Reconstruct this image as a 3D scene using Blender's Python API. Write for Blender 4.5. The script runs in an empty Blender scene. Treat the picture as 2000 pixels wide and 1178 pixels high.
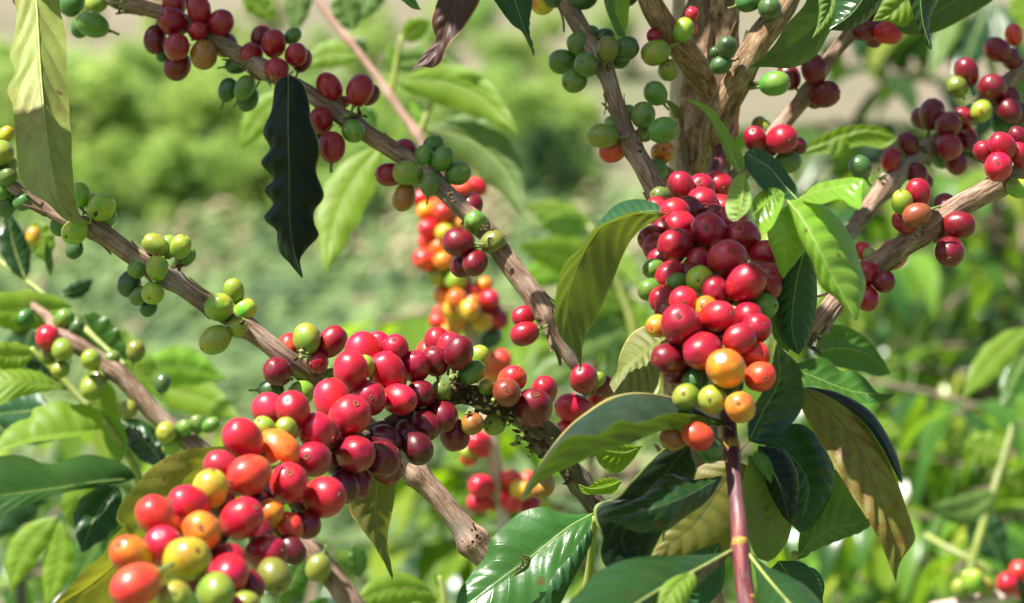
import bpy, bmesh, math, random
from mathutils import Vector, Matrix, Quaternion, noise as mnoise

random.seed(7)
SC = bpy.context.scene
COL = SC.collection

# ------------------------------------------------------------------ camera, light, exposure
CAMZ = 1.4                       # camera height over the ground by the shrub
K = 22.3 / 50.0 / 2000.0         # metres per photo pixel at one metre
cam_d = bpy.data.cameras.new('camera'); cam = bpy.data.objects.new('camera', cam_d); COL.objects.link(cam)
cam.location = (0, 0, CAMZ); cam.rotation_euler = (math.radians(90), 0, 0)
cam_d.sensor_width = 22.3; cam_d.lens = 50; cam_d.sensor_fit = 'HORIZONTAL'
cam_d.clip_start = 0.02; cam_d.clip_end = 3000
cam_d.dof.use_dof = True; cam_d.dof.focus_distance = 0.965; cam_d.dof.aperture_fstop = 6.3
cam_d.dof.aperture_blades = 0
SC.camera = cam

SUN_DIR = Vector((-0.42, -0.30, 0.83)).normalized()
world = bpy.data.worlds.new('World'); SC.world = world; world.use_nodes = True
wn = world.node_tree
bg = wn.nodes.get('Background') or wn.nodes.new('ShaderNodeBackground')
sky = wn.nodes.new('ShaderNodeTexSky'); sky.sky_type = 'NISHITA'; sky.sun_disc = False
sky.sun_elevation = math.asin(SUN_DIR.z); sky.sun_rotation = math.atan2(SUN_DIR.x, SUN_DIR.y)
sky.air_density = 1.0; sky.dust_density = 2.0
wn.links.new(sky.outputs[0], bg.inputs[0]); bg.inputs[1].default_value = 0.055
sun_d = bpy.data.lights.new('sun', 'SUN'); sun = bpy.data.objects.new('sun', sun_d); COL.objects.link(sun)
sun_d.energy = 5.0; sun_d.angle = math.radians(0.5); sun_d.color = (1.0, 0.95, 0.86)
sun.rotation_euler = SUN_DIR.to_track_quat('Z', 'Y').to_euler(); sun.location = (0, 0, 10)

SC.view_settings.view_transform = 'Standard'; SC.view_settings.look = 'None'
SC.view_settings.gamma = 1; SC.view_settings.use_curve_mapping = False
SC.view_settings.exposure = 1.28
SC.render.engine = 'CYCLES'
SC.cycles.max_bounces = 8; SC.cycles.diffuse_bounces = 4; SC.cycles.glossy_bounces = 3
SC.cycles.transmission_bounces = 4
SC.cycles.caustics_reflective = False; SC.cycles.caustics_refractive = False
SC.cycles.sample_clamp_indirect = 6.0
try:
    SC.cycles.use_denoising = True
except Exception:
    pass


def P(x, y, d):
    """the place seen at photo pixel (x, y) at a distance of d metres"""
    return Vector(((x - 1000) * K * d, d, CAMZ + (589 - y) * K * d))


# ------------------------------------------------------------------ materials
def new_mat(name):
    m = bpy.data.materials.new(name); m.use_nodes = True
    nt = m.node_tree; nt.nodes.clear()
    out = nt.nodes.new('ShaderNodeOutputMaterial')
    return m, nt, out


def N(nt, t, **kw):
    n = nt.nodes.new(t)
    for k, v in kw.items():
        if k.startswith('i_'):
            key = k[2:]
            n.inputs[int(key) if key.isdigit() else key.replace('_', ' ')].default_value = v
        else:
            setattr(n, k, v)
    return n


def ramp(nt, stops, src=None, interp='LINEAR'):
    r = nt.nodes.new('ShaderNodeValToRGB'); r.color_ramp.interpolation = interp
    e = r.color_ramp.elements
    while len(e) > 1: e.remove(e[-1])
    e[0].position = stops[0][0]; e[0].color = (*stops[0][1], 1) if len(stops[0][1]) == 3 else stops[0][1]
    for p, c in stops[1:]:
        x = e.new(p); x.color = (*c, 1) if len(c) == 3 else c
    if src is not None: nt.links.new(src, r.inputs[0])
    return r


def mth(nt, op, a, b=None, c=None):
    n = nt.nodes.new('ShaderNodeMath'); n.operation = op
    for i, v in enumerate((a, b, c)):
        if v is None: continue
        if isinstance(v, (int, float)): n.inputs[i].default_value = v
        else: nt.links.new(v, n.inputs[i])
    return n.outputs[0]


def mixc(nt, f, a, b, mode='MIX'):
    n = nt.nodes.new('ShaderNodeMix'); n.data_type = 'RGBA'; n.blend_type = mode
    for i, v in ((0, f), (6, a), (7, b)):
        if isinstance(v, (int, float)): n.inputs[i].default_value = v
        elif isinstance(v, tuple): n.inputs[i].default_value = (*v, 1) if len(v) == 3 else v
        else: nt.links.new(v, n.inputs[i])
    return n.outputs[2]


def make_cherry_mat():
    m, nt, out = new_mat('coffee_cherry_skin'); L = nt.links
    info = N(nt, 'ShaderNodeObjectInfo'); tc = N(nt, 'ShaderNodeTexCoord')
    off = N(nt, 'ShaderNodeVectorMath', operation='ADD'); L.new(tc.outputs['Object'], off.inputs[0])
    sc = mth(nt, 'MULTIPLY', info.outputs['Random'], 57.0)
    cmb = N(nt, 'ShaderNodeCombineXYZ'); [L.new(sc, cmb.inputs[i]) for i in range(3)]
    L.new(cmb.outputs[0], off.inputs[1])
    n1 = N(nt, 'ShaderNodeTexNoise', i_Scale=0.9, i_Detail=2.0); L.new(off.outputs[0], n1.inputs['Vector'])
    n2 = N(nt, 'ShaderNodeTexNoise', i_Scale=16.0, i_Detail=4.0); L.new(off.outputs[0], n2.inputs['Vector'])
    n3 = N(nt, 'ShaderNodeTexNoise', i_Scale=5.0, i_Detail=3.0); L.new(off.outputs[0], n3.inputs['Vector'])
    hs = N(nt, 'ShaderNodeHueSaturation')
    sc3 = N(nt, 'ShaderNodeSeparateColor'); L.new(info.outputs['Color'], sc3.inputs[0])
    amt = mth(nt, 'MULTIPLY_ADD', mth(nt, 'MINIMUM', sc3.outputs[1], 0.4), 0.55, 0.03)      # ripening skins turn unevenly
    szz = N(nt, 'ShaderNodeSeparateXYZ'); L.new(tc.outputs['Object'], szz.inputs[0])
    tone = mth(nt, 'ADD', mth(nt, 'SUBTRACT', n1.outputs[0], 0.5), mth(nt, 'MULTIPLY', szz.outputs[2], -0.12))
    L.new(mth(nt, 'MULTIPLY_ADD', tone, amt, 0.5), hs.inputs['Hue'])
    L.new(mth(nt, 'MULTIPLY_ADD', n3.outputs[0], 0.5, 0.75), hs.inputs['Value'])
    L.new(info.outputs['Color'], hs.inputs['Color'])
    # pale corky flecks in the skin
    fl = ramp(nt, [(0.66, (0, 0, 0)), (0.76, (1, 1, 1))], n2.outputs[0])
    col = mixc(nt, mth(nt, 'MULTIPLY', fl.outputs[0], 0.28), hs.outputs[0], (0.5, 0.34, 0.2))
    p = N(nt, 'ShaderNodeBsdfPrincipled')
    L.new(col, p.inputs['Base Color'])
    L.new(mth(nt, 'MULTIPLY_ADD', n3.outputs[0], 0.2, 0.30), p.inputs['Roughness'])
    p.inputs['IOR'].default_value = 1.45; p.inputs['Specular IOR Level'].default_value = 0.5; p.inputs['Coat Weight'].default_value = 0.45; p.inputs['Coat Roughness'].default_value = 0.17
    p.inputs['Subsurface Weight'].default_value = 0.10
    p.inputs['Subsurface Radius'].default_value = (1.0, 0.35, 0.2)
    p.inputs['Subsurface Scale'].default_value = 0.0022
    p.inputs['Sheen Weight'].default_value = 0.03
    p.inputs['Sheen Roughness'].default_value = 0.4
    b = N(nt, 'ShaderNodeBump', i_Strength=0.10, i_Distance=0.0006)
    L.new(n3.outputs[0], b.inputs['Height']); L.new(b.outputs[0], p.inputs['Normal'])
    L.new(p.outputs[0], out.inputs[0])
    return m


def make_simple(name, col, rough=0.6, var=0.25, scale=300.0, spec=0.4, sss=0.0):
    m, nt, out = new_mat(name); L = nt.links
    tc = N(nt, 'ShaderNodeTexCoord')
    n1 = N(nt, 'ShaderNodeTexNoise', i_Scale=scale, i_Detail=4.0); L.new(tc.outputs['Object'], n1.inputs['Vector'])
    a = tuple(c * (1 - var) for c in col); b = tuple(min(1, c * (1 + var)) for c in col)
    r = ramp(nt, [(0.3, a), (0.7, b)], n1.outputs[0])
    p = N(nt, 'ShaderNodeBsdfPrincipled'); L.new(r.outputs[0], p.inputs['Base Color'])
    p.inputs['Roughness'].default_value = rough; p.inputs['Specular IOR Level'].default_value = spec
    bp = N(nt, 'ShaderNodeBump', i_Strength=0.3, i_Distance=0.0005)
    L.new(n1.outputs[0], bp.inputs['Height']); L.new(bp.outputs[0], p.inputs['Normal'])
    L.new(p.outputs[0], out.inputs[0])
    return m


def make_bark(name, dark, mid, light, scale=1.0, bump=0.6, rough=0.85, weather=0.4):
    """fibrous bark: long streaks along the stem (v runs along it in metres, u round it)"""
    m, nt, out = new_mat(name); L = nt.links
    uv = N(nt, 'ShaderNodeUVMap', uv_map='UVMap')
    mp = N(nt, 'ShaderNodeMapping'); mp.inputs['Scale'].default_value = (16.0 * scale, 85.0 * scale, 1)
    L.new(uv.outputs[0], mp.inputs[0])
    n1 = N(nt, 'ShaderNodeTexNoise', i_Scale=1.0, i_Detail=6.0, i_Roughness=0.65, i_Distortion=0.4); L.new(mp.outputs[0], n1.inputs['Vector'])
    mp2 = N(nt, 'ShaderNodeMapping'); mp2.inputs['Scale'].default_value = (3.0, 45.0, 1); L.new(uv.outputs[0], mp2.inputs[0])
    n2 = N(nt, 'ShaderNodeTexNoise', i_Scale=1.0, i_Detail=4.0); L.new(mp2.outputs[0], n2.inputs['Vector'])
    mp3 = N(nt, 'ShaderNodeMapping'); mp3.inputs['Scale'].default_value = (34.0 * scale, 60.0 * scale, 1); L.new(uv.outputs[0], mp3.inputs[0])
    n3 = N(nt, 'ShaderNodeTexNoise', i_Scale=1.0, i_Detail=3.0, i_Distortion=1.0); L.new(mp3.outputs[0], n3.inputs['Vector'])
    r = ramp(nt, [(0.28, dark), (0.46, mid), (0.62, light), (0.8, tuple(min(1, c * 1.25) for c in light))], n1.outputs[0])
    c2 = mixc(nt, mth(nt, 'MULTIPLY', ramp(nt, [(0.45, (0, 0, 0)), (0.7, (1, 1, 1))], n2.outputs[0]).outputs[0], 0.55), r.outputs[0], dark)
    oc = N(nt, 'ShaderNodeTexCoord')
    n5 = N(nt, 'ShaderNodeTexNoise', i_Scale=38.0, i_Detail=4.0, i_Roughness=0.6); L.new(oc.outputs['Object'], n5.inputs['Vector'])
    grey = tuple(0.75 * sum(light) / 3 + 0.25 * c for c in light)                      # weathered grey skin and dark stains
    c2 = mixc(nt, mth(nt, 'MULTIPLY', ramp(nt, [(0.5, (0, 0, 0)), (0.62, (1, 1, 1))], n5.outputs[0]).outputs[0], weather), c2, grey)
    c2 = mixc(nt, mth(nt, 'MULTIPLY', ramp(nt, [(0.3, (1, 1, 1)), (0.42, (0, 0, 0))], n5.outputs[0]).outputs[0], 0.6), c2, tuple(c * 0.7 for c in dark))
    p = N(nt, 'ShaderNodeBsdfPrincipled'); L.new(c2, p.inputs['Base Color'])
    p.inputs['Roughness'].default_value = rough; p.inputs['Specular IOR Level'].default_value = 0.3
    h = mth(nt, 'ADD', n1.outputs[0], mth(nt, 'MULTIPLY', n3.outputs[0], 0.6))
    b = N(nt, 'ShaderNodeBump', i_Strength=bump, i_Distance=0.0026); L.new(h, b.inputs['Height'])
    L.new(b.outputs[0], p.inputs['Normal']); L.new(p.outputs[0], out.inputs[0])
    return m


def make_leaf(name, top, under, trans, tw=0.35, rust=0.0, rough=0.3, vein=0.5, nv=9.0, mottle=0.25, spec=0.5, vcol=None, edge=None):
    """a leaf blade; u = -1..1 across, v = 0..1 along"""
    m, nt, out = new_mat(name); L = nt.links
    uv = N(nt, 'ShaderNodeUVMap', uv_map='UVMap'); sep = N(nt, 'ShaderNodeSeparateXYZ'); L.new(uv.outputs[0], sep.inputs[0])
    au = mth(nt, 'ABSOLUTE', sep.outputs[0]); v = sep.outputs[1]
    geo = N(nt, 'ShaderNodeNewGeometry'); tc = N(nt, 'ShaderNodeTexCoord'); info = N(nt, 'ShaderNodeObjectInfo')
    ph = mth(nt, 'MULTIPLY', mth(nt, 'SUBTRACT', v, mth(nt, 'MULTIPLY', mth(nt, 'POWER', au, 1.25), 0.17)), nv)
    fr = mth(nt, 'PINGPONG', mth(nt, 'ADD', ph, mth(nt, 'MULTIPLY', mth(nt, 'GREATER_THAN', sep.outputs[0], 0.0), 0.45)), 0.5)
    line = mth(nt, 'SMOOTHSTEP', fr, 0.0, 0.05) if False else None
    mr = N(nt, 'ShaderNodeMapRange', interpolation_type='SMOOTHSTEP'); L.new(fr, mr.inputs[0])
    mr.inputs[1].default_value = 0.0; mr.inputs[2].default_value = 0.06; mr.inputs[3].default_value = 1.0; mr.inputs[4].default_value = 0.0
    vm = mth(nt, 'MULTIPLY', mr.outputs[0], mth(nt, 'SUBTRACT', 1.0, mth(nt, 'MULTIPLY', au, 0.75)))
    mr2 = N(nt, 'ShaderNodeMapRange', interpolation_type='SMOOTHSTEP'); L.new(au, mr2.inputs[0])
    mr2.inputs[1].default_value = 0.0; mr2.inputs[2].default_value = 0.07; mr2.inputs[3].default_value = 1.0; mr2.inputs[4].default_value = 0.0
    vm = mth(nt, 'MAXIMUM', vm, mr2.outputs[0])
    obj = tc.outputs['Object']
    n1 = N(nt, 'ShaderNodeTexNoise', i_Scale=55.0, i_Detail=5.0, i_Roughness=0.6); L.new(obj, n1.inputs['Vector'])
    n2 = N(nt, 'ShaderNodeTexNoise', i_Scale=420.0, i_Detail=4.0); L.new(obj, n2.inputs['Vector'])
    vor = N(nt, 'ShaderNodeTexVoronoi', feature='DISTANCE_TO_EDGE', i_Scale=330.0); L.new(obj, vor.inputs['Vector'])
    ret = N(nt, 'ShaderNodeMapRange'); L.new(vor.outputs[0], ret.inputs[0]); ret.inputs[1].default_value = 0.0; ret.inputs[2].default_value = 0.12
    ret.inputs[3].default_value = 1.0; ret.inputs[4].default_value = 0.0
    base = mixc(nt, geo.outputs['Backfacing'], top, under)
    f = mth(nt, 'MULTIPLY_ADD', n1.outputs[0], 2 * mottle, 1.0 - mottle)
    f = mth(nt, 'MULTIPLY', f, mth(nt, 'MULTIPLY_ADD', info.outputs['Random'], 0.3, 0.85))
    hs = N(nt, 'ShaderNodeHueSaturation'); L.new(base, hs.inputs['Color']); L.new(f, hs.inputs['Value'])
    L.new(mth(nt, 'MULTIPLY_ADD', n1.outputs[0], 0.05, 0.475), hs.inputs['Hue'])
    vc = vcol or tuple(min(1, c * 2.2 + 0.02) for c in under)
    vmask = mth(nt, 'MULTIPLY', vm, vein)
    vmask = mth(nt, 'MAXIMUM', vmask, mth(nt, 'MULTIPLY', ret.outputs[0], 0.10 * vein))
    col = mixc(nt, vmask, hs.outputs[0], vc)
    sv = N(nt, 'ShaderNodeTexVoronoi', feature='F1', i_Scale=85.0); L.new(obj, sv.inputs['Vector'])          # brown specks and bites
    sr = N(nt, 'ShaderNodeSeparateColor'); L.new(sv.outputs['Color'], sr.inputs[0])
    rad = mth(nt, 'MULTIPLY', mth(nt, 'MAXIMUM', mth(nt, 'SUBTRACT', sr.outputs[0], 0.72), 0.0), 0.75)
    spot = mth(nt, 'LESS_THAN', mth(nt, 'ADD', sv.outputs['Distance'], mth(nt, 'MULTIPLY', mth(nt, 'SUBTRACT', n2.outputs[0], 0.5), 0.12)), rad)
    col = mixc(nt, mth(nt, 'MULTIPLY', spot, 0.75), col, (0.10, 0.055, 0.018))
    if edge:
        me = N(nt, 'ShaderNodeMapRange', interpolation_type='SMOOTHSTEP'); L.new(au, me.inputs[0])
        me.inputs[1].default_value = 0.91; me.inputs[2].default_value = 0.985
        col = mixc(nt, me.outputs[0], col, edge)
    if rust > 0:
        n3 = N(nt, 'ShaderNodeTexNoise', i_Scale=38.0, i_Detail=3.0, i_Roughness=0.55); L.new(obj, n3.inputs['Vector'])
        n4 = N(nt, 'ShaderNodeTexNoise', i_Scale=260.0, i_Detail=5.0, i_Roughness=0.7); L.new(obj, n4.inputs['Vector'])
        s = mth(nt, 'MULTIPLY', ramp(nt, [(0.46, (0, 0, 0)), (0.58, (1, 1, 1))], n3.outputs[0]).outputs[0],
                ramp(nt, [(0.42, (0, 0, 0)), (0.6, (1, 1, 1))], n4.outputs[0]).outputs[0])
        col = mixc(nt, mth(nt, 'MULTIPLY', s, rust), col, (0.20, 0.055, 0.012))
    p = N(nt, 'ShaderNodeBsdfPrincipled'); L.new(col, p.inputs['Base Color'])
    rg = N(nt, 'ShaderNodeMix'); L.new(geo.outputs['Backfacing'], rg.inputs[0]); rg.inputs[2].default_value = rough; rg.inputs[3].default_value = 0.55
    L.new(mth(nt, 'ADD', rg.outputs[0], mth(nt, 'MULTIPLY_ADD', n1.outputs[0], 0.2, -0.1)), p.inputs['Roughness'])
    p.inputs['Specular IOR Level'].default_value = spec
    hgt = mth(nt, 'ADD', mth(nt, 'MULTIPLY', vm, 0.5), mth(nt, 'MULTIPLY', n2.outputs[0], 0.5))
    b = N(nt, 'ShaderNodeBump', i_Strength=0.32, i_Distance=0.0007); L.new(hgt, b.inputs['Height'])
    L.new(b.outputs[0], p.inputs['Normal'])
    t = N(nt, 'ShaderNodeBsdfTranslucent')
    tcol = mixc(nt, mth(nt, 'MULTIPLY', vmask, 0.6), trans, tuple(c * 0.55 for c in trans))
    hs2 = N(nt, 'ShaderNodeHueSaturation'); L.new(tcol, hs2.inputs['Color']); L.new(f, hs2.inputs['Value'])
    L.new(hs2.outputs[0], t.inputs[0])
    mx = N(nt, 'ShaderNodeMixShader'); mx.inputs[0].default_value = tw
    L.new(p.outputs[0], mx.inputs[1]); L.new(t.outputs[0], mx.inputs[2]); L.new(mx.outputs[0], out.inputs[0])
    return m


def make_foliage(name, stops, trans, tw=0.3, rough=0.4, spec=0.5):
    """massed leaves, each with a tone of its own"""
    m, nt, out = new_mat(name); L = nt.links
    geo = N(nt, 'ShaderNodeNewGeometry'); info = N(nt, 'ShaderNodeObjectInfo')
    r = ramp(nt, stops, geo.outputs['Random Per Island'])
    hs = N(nt, 'ShaderNodeHueSaturation'); L.new(r.outputs[0], hs.inputs['Color'])
    L.new(mth(nt, 'MULTIPLY_ADD', info.outputs['Random'], 0.6, 0.7), hs.inputs['Value'])
    L.new(mth(nt, 'MULTIPLY_ADD', mth(nt, 'FRACT', mth(nt, 'MULTIPLY', info.outputs['Random'], 7.3)), 0.05, 0.47), hs.inputs['Hue'])
    p = N(nt, 'ShaderNodeBsdfPrincipled'); L.new(hs.outputs[0], p.inputs['Base Color']); p.inputs['Roughness'].default_value = rough
    p.inputs['Specular IOR Level'].default_value = spec
    t = N(nt, 'ShaderNodeBsdfTranslucent'); t.inputs[0].default_value = (*trans, 1)
    mx = N(nt, 'ShaderNodeMixShader'); mx.inputs[0].default_value = tw
    L.new(p.outputs[0], mx.inputs[1]); L.new(t.outputs[0], mx.inputs[2]); L.new(mx.outputs[0], out.inputs[0])
    return m


M = {}
M['cherry'] = make_cherry_mat()
M['scar'] = make_simple('calyx_scar_cork', (0.25, 0.11, 0.05), 0.75, 0.6, 700)
M['pedicel'] = make_simple('green_stalk', (0.14, 0.20, 0.04), 0.5, 0.3, 400)
M['debris'] = make_simple('dried_flower_remains', (0.10, 0.07, 0.035), 0.9, 0.7, 700, 0.2)
M['budgreen'] = make_simple('green_buds', (0.26, 0.30, 0.07), 0.5, 0.5, 500)
M['bark'] = make_bark('branch_bark', (0.085, 0.048, 0.032), (0.27, 0.165, 0.115), (0.48, 0.34, 0.25), 1.0)
M['bark_pale'] = make_bark('pale_branch_bark', (0.32, 0.23, 0.16), (0.54, 0.42, 0.31), (0.68, 0.56, 0.44), 1.0, 0.4)
M['bark_trunk'] = make_bark('trunk_bark', (0.075, 0.038, 0.019), (0.36, 0.21, 0.115), (0.66, 0.47, 0.29), 1.7, 1.0, 0.85, 0.15)
M['bark_dark'] = make_bark('dark_mossy_bark', (0.035, 0.025, 0.015), (0.13, 0.09, 0.05), (0.28, 0.21, 0.12), 1.1, 1.0)
M['bark_pink'] = make_bark('pinkish_bark', (0.34, 0.20, 0.16), (0.56, 0.38, 0.32), (0.68, 0.52, 0.45), 0.6, 0.3, 0.6)
M['stem_pink'] = make_bark('pink_young_stem', (0.48, 0.26, 0.20), (0.60, 0.34, 0.29), (0.68, 0.46, 0.36), 0.3, 0.15, 0.45)
M['stem_green'] = make_bark('young_green_stem', (0.16, 0.22, 0.04), (0.28, 0.34, 0.07), (0.44, 0.46, 0.14), 0.4, 0.15, 0.45)
M['stem_purple'] = make_bark('purple_red_stem', (0.045, 0.016, 0.03), (0.115, 0.03, 0.04), (0.24, 0.085, 0.07), 0.5, 0.2, 0.38)
M['stem_orange'] = make_bark('orange_yellow_joint', (0.15, 0.05, 0.035), (0.36, 0.20, 0.04), (0.52, 0.36, 0.07), 1.2, 0.2, 0.45)
M['rib'] = make_simple('leaf_midrib', (0.30, 0.36, 0.10), 0.45, 0.2, 300)
M['rib_dark'] = make_simple('dark_leaf_midrib', (0.07, 0.11, 0.03), 0.45, 0.2, 300)

M['leaf_mid'] = make_leaf('green_leaf', (0.045, 0.125, 0.018), (0.11, 0.18, 0.04), (0.16, 0.36, 0.02), 0.32)
M['leaf_dark'] = make_leaf('dark_glossy_leaf', (0.018, 0.055, 0.014), (0.08, 0.13, 0.03), (0.04, 0.10, 0.012), 0.14, rough=0.26, vein=0.22, vcol=(0.09, 0.15, 0.04))
M['leaf_deep'] = make_leaf('deep_green_leaf', (0.022, 0.075, 0.026), (0.09, 0.14, 0.04), (0.06, 0.18, 0.02), 0.22, rough=0.4, spec=0.4, vein=0.25, vcol=(0.12, 0.2, 0.06))
M['leaf_black'] = make_leaf('shade_black_leaf', (0.007, 0.017, 0.007), (0.09, 0.14, 0.03), (0.012, 0.03, 0.006), 0.10, rough=0.42, spec=0.22, vein=0.25, vcol=(0.05, 0.09, 0.025), edge=(0.22, 0.3, 0.08))  # shade painted into the black base, rim light into the pale edge
M['leaf_bright'] = make_leaf('bright_young_leaf', (0.19, 0.36, 0.04), (0.17, 0.27, 0.05), (0.32, 0.58, 0.03), 0.36, rough=0.24, vein=0.3)
M['leaf_lime'] = make_leaf('lime_leaf', (0.15, 0.27, 0.02), (0.19, 0.30, 0.03), (0.42, 0.64, 0.02), 0.48, rough=0.3, vein=0.2)
M['leaf_olive'] = make_leaf('olive_leaf', (0.03, 0.07, 0.02), (0.135, 0.155, 0.03), (0.26, 0.28, 0.02), 0.30, rust=0.35, rough=0.34, vein=0.3, mottle=0.35, edge=(0.36, 0.32, 0.08))
M['leaf_rust'] = make_leaf('rusty_olive_leaf', (0.03, 0.06, 0.015), (0.165, 0.165, 0.032), (0.32, 0.30, 0.02), 0.32, rust=0.75, rough=0.34, vein=0.25, mottle=0.35, edge=(0.34, 0.30, 0.08), vcol=(0.12, 0.12, 0.03))
M['leaf_pale'] = make_leaf('pale_underside_leaf', (0.07, 0.15, 0.03), (0.27, 0.32, 0.075), (0.34, 0.38, 0.03), 0.26, rust=0.5, vein=0.55, mottle=0.42, vcol=(0.42, 0.5, 0.18))
M['leaf_brown'] = make_leaf('withered_brown_leaf', (0.05, 0.016, 0.011), (0.055, 0.018, 0.012), (0.12, 0.03, 0.01), 0.12, rough=0.5, vein=0.2, mottle=0.4, edge=(0.36, 0.26, 0.07), vcol=(0.03, 0.012, 0.01))
M['leaf_fold'] = make_leaf('grey_green_folded_leaf', (0.018, 0.036, 0.022), (0.12, 0.16, 0.022), (0.10, 0.18, 0.012), 0.16, rough=0.33, vein=0.15, mottle=0.5, vcol=(0.08, 0.1, 0.05), edge=(0.34, 0.30, 0.10), rust=0.1)
M['leaf_glossy'] = make_leaf('glossy_green_leaf', (0.04, 0.13, 0.028), (0.10, 0.17, 0.03), (0.13, 0.34, 0.02), 0.26, rough=0.3, vein=0.3, spec=0.4, vcol=(0.12, 0.22, 0.05))
M['leaf_plain'] = make_leaf('plain_dark_green_leaf', (0.02, 0.06, 0.015), (0.032, 0.085, 0.018), (0.06, 0.16, 0.012), 0.3, rough=0.5, vein=0.15, spec=0.15, vcol=(0.05, 0.1, 0.025))  # dull, plain dark green blade
M['leaf_yellow'] = make_leaf('yellowing_leaf', (0.10, 0.16, 0.03), (0.24, 0.26, 0.04), (0.36, 0.36, 0.02), 0.28, rust=0.45, vein=0.3, mottle=0.4, vcol=(0.38, 0.4, 0.1), edge=(0.42, 0.40, 0.08))
M['leaf_under'] = make_leaf('leaf_underside', (0.03, 0.09, 0.02), (0.135, 0.19, 0.035), (0.22, 0.32, 0.03), 0.3, rough=0.36, vein=0.28, mottle=0.35, edge=(0.24, 0.28, 0.07))

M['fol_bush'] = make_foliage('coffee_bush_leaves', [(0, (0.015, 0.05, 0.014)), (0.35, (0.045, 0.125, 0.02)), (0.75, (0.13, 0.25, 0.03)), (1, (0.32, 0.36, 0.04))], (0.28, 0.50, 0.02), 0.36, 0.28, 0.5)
M['fol_dark'] = make_foliage('dark_bush_leaves', [(0, (0.010, 0.035, 0.016)), (0.6, (0.022, 0.07, 0.022)), (0.9, (0.06, 0.12, 0.02)), (1, (0.2, 0.26, 0.04))], (0.08, 0.18, 0.015), 0.25, 0.28)  # darker leaf tones for the dark bushes
M['fol_lime'] = make_foliage('yellowish_leaves', [(0, (0.06, 0.15, 0.02)), (0.5, (0.12, 0.24, 0.025)), (1, (0.22, 0.32, 0.03))], (0.34, 0.56, 0.02), 0.45, 0.3)
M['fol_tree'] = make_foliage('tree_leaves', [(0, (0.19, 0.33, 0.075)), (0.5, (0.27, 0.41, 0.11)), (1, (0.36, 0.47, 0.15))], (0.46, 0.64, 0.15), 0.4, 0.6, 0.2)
M['fol_tree2'] = make_foliage('shade_tinted_tree_leaves', [(0, (0.03, 0.075, 0.04)), (0.6, (0.06, 0.12, 0.055)), (1, (0.12, 0.19, 0.07))], (0.1, 0.2, 0.05), 0.3, 0.6, 0.2)  # sky-lit shade put into the dark bluish leaf colours
M['fol_crop'] = make_foliage('crop_leaves', [(0, (0.105, 0.16, 0.06)), (1, (0.16, 0.225, 0.09))], (0.16, 0.26, 0.07), 0.3, 0.6, 0.2)
M['fol_crop_dark'] = make_foliage('dark_crop_leaves', [(0, (0.05, 0.095, 0.045)), (1, (0.085, 0.14, 0.06))], (0.06, 0.12, 0.05), 0.2, 0.6, 0.2)
M['fol_crop_pale'] = make_foliage('pale_crop_leaves', [(0, (0.17, 0.24, 0.09)), (1, (0.26, 0.32, 0.13))], (0.26, 0.36, 0.09), 0.3, 0.6, 0.2)
M['fol_crop_dry'] = make_foliage('dry_crop_leaves', [(0, (0.26, 0.22, 0.14)), (1, (0.34, 0.29, 0.18))], (0.2, 0.18, 0.09), 0.2, 0.7, 0.1)
M['wood_far'] = make_simple('far_trunk_bark', (0.16, 0.12, 0.085), 0.9, 0.3, 6)


# ------------------------------------------------------------------ mesh helpers
def link(name, verts, faces, mat, parent=None, origin=None, uvs=None, smooth=True):
    me = bpy.data.meshes.new(name)
    o0 = origin if origin is not None else Vector((0, 0, 0))
    me.from_pydata([tuple(Vector(v) - o0) for v in verts], [], faces)
    if uvs is not None:
        ul = me.uv_layers.new(name='UVMap')
        for lp in me.loops: ul.data[lp.index].uv = uvs[lp.vertex_index]
    if mat is not None: me.materials.append(mat)
    if smooth: me.polygons.foreach_set('use_smooth', [True] * len(me.polygons))
    me.update()
    ob = bpy.data.objects.new(name, me); COL.objects.link(ob)
    if parent is not None: ob.parent = parent
    else: ob.location = o0
    return ob


def thing(name, label, cat, loc, group=None, kind=None):
    e = bpy.data.objects.new(name, None); COL.objects.link(e)
    e.location = loc; e.empty_display_size = 0.02
    e['label'] = label; e['category'] = cat
    if group: e['group'] = group
    if kind: e['kind'] = kind
    return e


def catmull(pts, n):
    """n points evenly spaced by length on a smooth curve through pts (tuples of any length)"""
    pts = [tuple(map(float, p)) for p in pts]; k = len(pts[0])
    if len(pts) == 1: return [pts[0]] * n
    ext = [tuple(2 * a - b for a, b in zip(pts[0], pts[1]))] + pts + [tuple(2 * a - b for a, b in zip(pts[-1], pts[-2]))]
    dense = []
    for i in range(1, len(ext) - 2):
        p0, p1, p2, p3 = ext[i - 1:i + 3]
        for s in range(14):
            t = s / 14
            dense.append(tuple(0.5 * (2 * p1[j] + (p2[j] - p0[j]) * t + (2 * p0[j] - 5 * p1[j] + 4 * p2[j] - p3[j]) * t * t
                                      + (3 * p1[j] - p0[j] - 3 * p2[j] + p3[j]) * t ** 3) for j in range(k)))
    dense.append(pts[-1])
    m = min(3, k)
    acc = [0.0]
    for a, b in zip(dense, dense[1:]):
        acc.append(acc[-1] + math.sqrt(sum((a[j] - b[j]) ** 2 for j in range(2 if k > 2 and False else m))) + 1e-9)
    out = []; j = 0
    for i in range(n):
        s = acc[-1] * i / (n - 1)
        while j < len(acc) - 2 and acc[j + 1] < s: j += 1
        f = (s - acc[j]) / (acc[j + 1] - acc[j])
        out.append(tuple(a + (b - a) * f for a, b in zip(dense[j], dense[j + 1])))
    return out


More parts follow.
